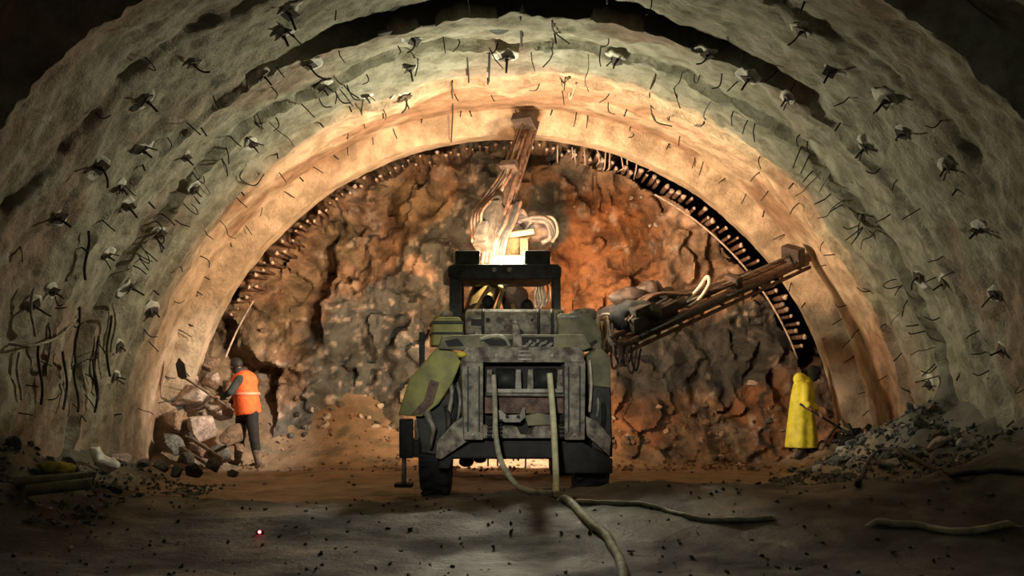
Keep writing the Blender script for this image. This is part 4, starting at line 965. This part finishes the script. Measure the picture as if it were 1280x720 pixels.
def hand(b, wrist, grip, axis, outward, s=1.0):
    """palm at the shaft, four unequal fingers and a thumb curled round it; axis = shaft direction, outward = back of hand"""
    w, g = Vector(wrist), Vector(grip); ax = Vector(axis).normalized(); o = Vector(outward); o = (o - ax * o.dot(ax)).normalized(); t = ax.cross(o)
    palm = g + o * 0.032 * s
    b.tube([w, palm], 0.027 * s, 10, 0.03 * s)
    b.ball(palm, (0.042 * s, 0.042 * s, 0.026 * s), 12, Matrix((ax, t, o)).transposed())
    for k, (L, r) in enumerate(((0.92, 0.0095), (1.0, 0.010), (0.95, 0.0095), (0.78, 0.0085))):
        q0 = palm + ax * (0.030 - 0.02 * k) * s
        pts = [q0 + t * 0.02 * s, q0 + t * 0.038 * s * L - o * 0.012 * s, q0 + t * 0.030 * s * L - o * 0.042 * s * L, q0 + t * 0.006 * s - o * 0.050 * s * L]
        caps(b, pts, [r * s * 1.1, r * s, r * s, r * s * 0.85], 8)
    th0 = palm + ax * 0.03 * s - t * 0.02 * s
    caps(b, [th0, th0 - t * 0.022 * s - o * 0.018 * s + ax * 0.012 * s, th0 - t * 0.012 * s - o * 0.048 * s + ax * 0.012 * s], [0.013 * s, 0.011 * s, 0.009 * s], 8)

def foot(b, ankle, fwd, gz_, s=1.0, r=0.045):
    a = Vector(ankle); f = Vector(fwd).normalized(); heel = Vector((a.x, a.y, gz_ + 0.045)) - f * 0.05
    caps(b, [heel, Vector((a.x, a.y, gz_ + 0.045)) + f * 0.09, Vector((a.x, a.y, gz_ + 0.035)) + f * 0.17], [0.045, 0.047, 0.035])
    caps(b, [a, heel + Vector((0, 0, 0.01))], [r, 0.045])

def left_worker():
    D = 19.2
    g = gzf(P(308, 585, D).x, D)
    def W(px, py, d=D): return P(px, py, d)
    fr_, fl_ = W(323, 581, 19.05), W(297, 580, 19.3); fwd = Vector((-0.85, 0.45, 0))
    gr, gl = gzf(fr_.x, fr_.y), gzf(fl_.x, fl_.y)
    hip = W(309, 516); chest = W(303, 482); neck = W(298, 464, 19.22); hd = W(294, 457.5, 19.25)
    shN, shF = W(299, 474, 19.02), W(309, 472, 19.42)
    elN, elF = W(288, 490, 18.92), W(296, 492, 19.35)
    hnN, hnF = W(272, 499, 19.05), W(286, 508, 19.15)
    shaft0, shaft1 = W(229, 471, 18.75), W(291, 512, 19.0); ax = (shaft0 - shaft1)
    # shaft passes through the hands
    def on_shaft(px): t = (px - 228) / (291 - 228); return shaft0.lerp(shaft1, t)
    gN, gF = on_shaft(270), on_shaft(285)
    t = thing('person', 'worker in orange vest and dark clothes leaning left with a shovel', 'person', (hip.x, D, min(gr, gl)))
    hipR, hipL = hip + Vector((0.085, -0.07, 0)), hip + Vector((-0.085, 0.07, 0))
    knR, knL = W(318, 549, 19.02), W(300, 548, 19.25)
    anR, anL = Vector((fr_.x, fr_.y, gr + 0.09)), Vector((fl_.x, fl_.y, gl + 0.09))
    # body
    b = MB(); head(b, hd, Vector((-0.8, 0.5, -0.25)))
    caps(b, [neck + Vector((0, 0, 0.05)), neck, chest], [0.052, 0.056, 0.10]); caps(b, [chest, hip], [0.125, 0.12])
    b.ball(chest + Vector((0, 0, 0.03)), (0.17, 0.13, 0.19)); b.ball(hip, (0.15, 0.12, 0.12))
    for sh, el, hn, gp in ((shN, elN, hnN, gN), (shF, elF, hnF, gF)):
        caps(b, [chest.lerp(sh, 0.6), sh, el, hn.lerp(el, 0.15)], [0.06, 0.05, 0.04, 0.028])
        hand(b, hn.lerp(el, 0.15), gp, ax, (el - gp), 1.0)
    for h_, k_, a_ in ((hipR, knR, anR), (hipL, knL, anL)): caps(b, [h_, k_, a_], [0.085, 0.055, 0.04])
    fuse(b.build('body', 'skin', t), 0.009)
    b = MB()
    for sh, el, hn in ((shN, elN, hnN), (shF, elF, hnF)):
        caps(b, [chest.lerp(sh, 0.6), sh, el, hn.lerp(el, 0.22)], [0.09, 0.075, 0.058, 0.043])
    caps(b, [neck + Vector((0, 0, 0.02)), chest], [0.07, 0.12]); b.ball(chest, (0.175, 0.15, 0.2)); b.rough(0.012, 12)
    fuse(b.build('sweater', 'cloth_dark', t), 0.014)
    b = MB(); mid = chest.lerp(hip, 0.55)
    b.ball(chest + Vector((0.035, 0.0, 0.06)), (0.215, 0.20, 0.19)); b.ball(mid + Vector((0.03, 0, -0.02)), (0.205, 0.18, 0.22)); b.ball(hip + Vector((0.015, 0, 0.10)), (0.212, 0.18, 0.15))
    b.tube([chest + Vector((0.03, 0, 0.0)), hip + Vector((0.015, 0, -0.02))], 0.205, 28, 0.21)
    b.rough(0.012, 9, 4)
    v = fuse(b.build('safety_vest', 'vest_orange', t), 0.014)
    # reflective band round the waist of the vest
    c0 = chest.lerp(hip, 0.28) + Vector((0.03, 0, 0)); b = MB(); pts = [c0 + Vector((0.224 * math.cos(a_), 0.222 * math.sin(a_), 0)) for a_ in np.linspace(0, 2 * PI, 33)]
    for i_ in range(32):
        p_, q_ = pts[i_], pts[i_ + 1]; b.hexa([p_ + Vector((0, 0, -.02)), q_ + Vector((0, 0, -.02)), q_ + Vector((0, 0, .02)), p_ + Vector((0, 0, .02))] + [(c0 + (w_ - c0) * 0.95) for w_ in (p_ + Vector((0, 0, -.02)), q_ + Vector((0, 0, -.02)), q_ + Vector((0, 0, .02)), p_ + Vector((0, 0, .02)))])
    b.build('reflective_band', 'vest_band', v)
    b = MB()
    for h_, k_, a_ in ((hipR, knR, anR), (hipL, knL, anL)): caps(b, [h_, k_, k_.lerp(a_, 0.55)], [0.112, 0.082, 0.07])
    b.ball(hip, (0.19, 0.15, 0.13)); b.rough(0.012, 10, 7)
    fuse(b.build('trousers', 'cloth_black', t), 0.014)
    for k_, a_, g_ in ((knR, anR, gr), (knL, anL, gl)):
        b = MB(); caps(b, [k_.lerp(a_, 0.5), a_], [0.075, 0.055]); foot(b, a_, fwd, g_); fuse(b.build('boot', 'muddy_boot', t), 0.012)
    b = MB(); b.ball(hd + Vector((0.022, -0.012, 0.035)), (0.105, 0.092, 0.105)); b.rough(0.015, 14, 2); fuse(b.build('hair', 'hair', t), 0.012)
    # shovel
    t2 = thing('shovel', 'shovel raised to the boulders by orange-vested worker, black blade', 'shovel', shaft0)
    MB().tube([shaft0, shaft1], 0.019, 10).build('shaft', 'wood', t2)
    d = ax.normalized(); u = Vector((0, 0, 1)); u = (u - d * u.dot(d)).normalized(); v_ = d.cross(u)
    b = MB(); c = shaft0
    pr = [(-0.04, -0.03), (0.0, -0.12), (0.2, -0.12), (0.30, 0), (0.2, 0.12), (0, 0.12), (-0.04, 0.03)]
    e1 = (d * 0.25 + Vector((0, 0, 1)) * 0.97).normalized(); e2 = Vector((0.75, -0.66, 0.0))
    b.prism([c + e1 * a_ + e2 * w_ for a_, w_ in pr], Vector((-0.66, -0.75, 0)).normalized() * 0.02, 0.004); b.build('blade', 'black_steel', t2)
    b = MB(); b.tube([shaft1 - v_ * 0.06, shaft1 + v_ * 0.06], 0.016, 10); b.build('grip', 'wood', t2)
left_worker()

def right_worker():
    D = 19.3
    k = D / 20.0
    def W(px, py, d=D): return P(px, py, d)
    fA, fB = W(1000, 580, 19.2), W(1012, 582, 19.45); gA, gB = gzf(fA.x, fA.y), gzf(fB.x, fB.y)
    fwd = Vector((1, 0.05, 0))
    hip = W(1000, 530); chest = W(1004, 490); neck = W(1011, 474); hd = W(1019, 467)
    shN, shF = W(1006, 484, 19.12), W(1008, 484, 19.48); elN, elF = W(1006, 505, 19.05), W(1014, 504, 19.5)
    s0, s1 = W(1000, 505, 19.0), W(1058, 540, 19.05); ax = s1 - s0
    gN, gF = s0.lerp(s1, 0.22), s0.lerp(s1, 0.45)
    t = thing('person', 'stooping worker in long yellow raincoat with dark hood, shovelling', 'person', (hip.x, D, min(gA, gB)))
    b = MB(); head(b, hd, Vector((0.8, -0.1, -0.6)))
    caps(b, [hd + Vector((-0.02, 0, -0.05)), neck, chest], [0.052, 0.056, 0.10]); caps(b, [chest, hip], [0.125, 0.12])
    hA, hB = hip + Vector((0, -0.09, 0)), hip + Vector((0, 0.09, 0)); anA, anB = Vector((fA.x, fA.y, gA + 0.09)), Vector((fB.x, fB.y, gB + 0.09))
    kA, kB = hA.lerp(anA, 0.5) + Vector((0.06, 0, 0)), hB.lerp(anB, 0.5) + Vector((0.06, 0, 0))
    for h_, k_, a_ in ((hA, kA, anA), (hB, kB, anB)): caps(b, [h_, k_, a_], [0.085, 0.055, 0.04])
    wN, wF = gN + Vector((-0.03, 0.0, 0.07)), gF + Vector((-0.06, 0.03, 0.07))
    for sh, el, w_, gp in ((shN, elN, wN, gN), (shF, elF, wF, gF)):
        caps(b, [chest.lerp(sh, .6), sh, el, w_], [0.06, 0.05, 0.04, 0.028]); hand(b, w_, gp, ax, Vector((-0.3, 0, 1)), 1.0)
    fuse(b.build('body', 'skin', t), 0.009)
    # coat: lofted bell with folds
    b = MB(); rings = []
    prof = [(474, 1003, 7), (478, 1004, 11), (488, 1004, 14), (502, 1003, 15.5), (520, 1002, 16.5), (540, 1002, 18.5), (559, 1002, 20.5)]
    n = 40
    for yy in np.linspace(474, 559, 26):
        cx = np.interp(yy, [p[0] for p in prof], [p[1] for p in prof]); rr = np.interp(yy, [p[0] for p in prof], [p[2] for p in prof]) * D / F
        f = (yy - 474) / 85
        rings.append([b.bm.verts.new(W(cx, yy) + Vector(((rr * (1 + 0.05 * f * math.sin(6 * a_ + 1.5))) * math.cos(a_), rr * 0.85 * (1 + 0.10 * f * math.sin(7 * a_ + 2 * f)) * math.sin(a_), 0))) for a_ in np.linspace(0, 2 * PI, n, endpoint=False)])
    for A, B in zip(rings, rings[1:]):
        for i_ in range(n): b.bm.faces.new((A[i_], A[(i_ + 1) % n], B[(i_ + 1) % n], B[i_]))
    b.bm.faces.new(rings[0]); b.bm.faces.new(rings[-1][::-1])
    b.ball(W(1000, 474), (0.11, 0.13, 0.085)); caps(b, [W(1000, 474), W(1010, 478)], [0.11, 0.09])
    for sh, el, w_ in ((shN, elN, wN), (shF, elF, wF)): caps(b, [chest.lerp(sh, 0.5), sh, el, w_.lerp(el, 0.25)], [0.12, 0.09, 0.075, 0.065])
    b.rough(0.012, 9, 5)
    fuse(b.build('raincoat', 'coat_yellow', t), 0.014, 2)
    b = MB(); b.ball(hd + Vector((-0.018, 0, 0.03)), (0.112, 0.10, 0.11)); b.ball(hd + Vector((-0.03, 0, -0.03)), (0.09, 0.09, 0.1)); b.rough(0.008, 10); fuse(b.build('hood', 'cloth_black', t), 0.012)
    for h_, k_, a_, g_ in ((hA, kA, anA, gA), (hB, kB, anB, gB)):
        b = MB(); caps(b, [h_, k_, k_.lerp(a_, 0.7)], [0.10, 0.08, 0.065]); fuse(b.build('trouser_leg', 'cloth_black', t), 0.014)
        b = MB(); caps(b, [k_.lerp(a_, 0.5), a_], [0.07, 0.055]); foot(b, a_, fwd, g_); fuse(b.build('boot', 'boot', t), 0.012)
    t2 = thing('shovel', 'dark shovel held by the yellow-coated worker, blade in the heap', 'shovel', s1)
    MB().tube([s0, s1], 0.019, 10).build('shaft', 'black_steel', t2)
    d = ax.normalized(); e2 = Vector((0, 1, 0)); nn = d.cross(e2)
    MB().prism([s1 + d * a_ + e2 * w_ for a_, w_ in ((-0.04, -0.03), (0, -0.12), (0.2, -0.12), (0.28, 0), (0.2, 0.12), (0, 0.12), (-0.04, 0.03))], nn * 0.015, 0.003).build('blade', 'black_steel', t2)
right_worker()

def operator(px, py, lab):
    D = 16.0; hd = P(px, py, D); t = thing('person', lab, 'person', (hd.x, D, hd.z - 0.85))
    neck = hd + Vector((0, 0.0, -0.12)); chest = hd + Vector((0, 0, -0.33)); hip = hd + Vector((0, 0, -0.72))
    b = MB(); head(b, hd, Vector((0, 1, 0)), s=0.92); caps(b, [neck + Vector((0, 0, 0.04)), neck, chest], [0.05, 0.055, 0.1])
    for s_ in (-1, 1):
        sh = chest + Vector((s_ * 0.16, 0, 0.1)); el = sh + Vector((s_ * 0.03, 0.1, -0.25)); hn = el + Vector((-s_ * 0.03, 0.22, 0.05))
        caps(b, [chest, sh, el, hn], [0.08, 0.05, 0.04, 0.028]); hand(b, hn, hn + Vector((0, 0.07, 0)), (0, 0, 1), (0, -1, 0))
        caps(b, [hip, hip + Vector((s_ * 0.1, 0.42, 0.0)), hip + Vector((s_ * 0.1, 0.45, -0.4))], [0.09, 0.06, 0.045])
    fuse(b.build('body', 'skin', t), 0.011)
    b = MB(); caps(b, [neck + Vector((0, 0, -0.01)), chest, hip], [0.07, 0.15, 0.15])
    for s_ in (-1, 1):
        sh = chest + Vector((s_ * 0.16, 0, 0.1)); el = sh + Vector((s_ * 0.03, 0.1, -0.25)); hn = el + Vector((-s_ * 0.03, 0.22, 0.05))
        caps(b, [chest, sh, el, hn.lerp(el, 0.15)], [0.12, 0.075, 0.06, 0.045]); caps(b, [hip, hip + Vector((s_ * 0.1, 0.42, 0.0)), hip + Vector((s_ * 0.1, 0.45, -0.4))], [0.11, 0.08, 0.065])
    fuse(b.build('overalls', 'cloth_black', t), 0.015)
    b = MB(); b.ball(hd + Vector((0, -0.012, 0.03)), (0.086, 0.10, 0.098)); b.rough(0.006, 10); fuse(b.build('hair', 'hair', t), 0.012)
operator(610, 381, 'left of two dark-headed operators seated under the machine canopy')
operator(659, 386, 'right of two dark-headed operators seated under the machine canopy')

# ------------------------------------------------------------------ lights
def spot(name, loc, target, power, colr, angle, blend, rad):
    l = bpy.data.lights.new(name, 'SPOT'); l.energy = power; l.color = colr; l.spot_size = math.radians(angle); l.spot_blend = blend; l.shadow_soft_size = rad
    o = bpy.data.objects.new(name, l); col.objects.link(o); o.location = loc
    o.rotation_euler = (Vector(target) - Vector(loc)).to_track_quat('-Z', 'Y').to_euler(); return o
WARM = (1.0, 0.57, 0.29)
def area(name, loc, target, power, colr, sx, sy):
    l = bpy.data.lights.new(name, 'AREA'); l.energy = power; l.color = colr; l.shape = 'RECTANGLE'; l.size = sx; l.size_y = sy
    o = bpy.data.objects.new(name, l); col.objects.link(o); o.location = loc
    o.rotation_euler = (Vector(target) - Vector(loc)).to_track_quat('-Z', 'Y').to_euler(); return o
for f_, pw, dx, ar in ((FL[0], 0.8, 0.0, 0.22), (FL[1], 1.0, 0.3, 0.42)):
    a_ = f_ + Vector((0, 0.05, 0))
    spot('floodlight_beam', a_, a_ + Vector((0.42, 5, 0.02)), 440 * pw, WARM, 151, 0.012, 0.04)
    area('floodlight_face', a_, a_ + Vector((dx, 5, -0.4)), 380 * ar, WARM, 0.24, 0.12)
for x, pw in ((-1.15, 125), (0.6, 120)):
    area('headlight_face_fill', (x, 18.76, 1.15), (x * 1.7, 21.5, 2.6), pw * 0.62, WARM, 0.15, 0.15)  # added fill that brightens the rock face
    spot('unseen_headlight_beam', (x, 18.76, 1.15), (x * 0.45, 20.0, 0.05), 420, (1.0, 0.72, 0.5), 62, 0.7, 0.05)
def point(name, loc, power, colr, rad):
    l = bpy.data.lights.new(name, 'POINT'); l.energy = power; l.color = colr; l.shadow_soft_size = rad
    o = bpy.data.objects.new(name, l); col.objects.link(o); o.location = loc; return o
spot('canopy_lamp_light', P(628, 353, 16.68), P(632, 375, 18.5), 170, (1.0, 0.75, 0.45), 150, 0.5, 0.04)
spot('worker_fill_beam', SL + Vector((-0.08, 0.05, 0)), (-4.9, 19.8, 0.9), 1000, (1.0, 0.80, 0.62), 46, 0.7, 0.06)  # added fill for the left worker and boulders
spot('worker_fill_beam', SR + Vector((0.05, 0.08, 0)), (4.9, 19.4, 0.8), 330, (1.0, 0.82, 0.6), 26, 0.8, 0.06)  # added narrow fill for the yellow-coated worker
COOL = (1.0, 0.96, 0.73)
point('roof_work_lamp', (-0.1, 16.3, 3.42), 370, COOL, 0.06)
point('corner_fill', (2.6, 5.5, 4.2), 14, (0.95, 1.0, 0.85), 0.2)  # added unseen fill lifting the near upper right wall
spot('machine_rear_fill', (-1.0, 2.0, 3.2), (0, 14.5, 1.35), 2000, (1.0, 0.95, 0.82), 15.5, 0.8, 0.25)  # added unseen spot, kept narrow to brighten only the machine's rear
w = bpy.data.worlds.new('World'); scene.world = w; w.use_nodes = True
w.node_tree.nodes['Background'].inputs[0].default_value = (0.55, 0.6, 0.6, 1); w.node_tree.nodes['Background'].inputs[1].default_value = 0.15

# ------------------------------------------------------------------ camera
cd = bpy.data.cameras.new('camera'); cam = bpy.data.objects.new('camera', cd); col.objects.link(cam)
cam.location = (0, 0, CZ); cam.rotation_euler = (PI / 2, 0, 0); cd.sensor_width = 36; cd.lens = F / 1280 * 36; cd.shift_y = (HY - 360) / 1280; cd.clip_start = 0.05; cd.clip_end = 200
scene.camera = cam
vs = scene.view_settings; vs.view_transform = 'Standard'; vs.look = 'None'; vs.gamma = 1; vs.exposure = 0.15; vs.use_curve_mapping = False
scene.cycles.use_denoising = True
scene.cycles.max_bounces = 6
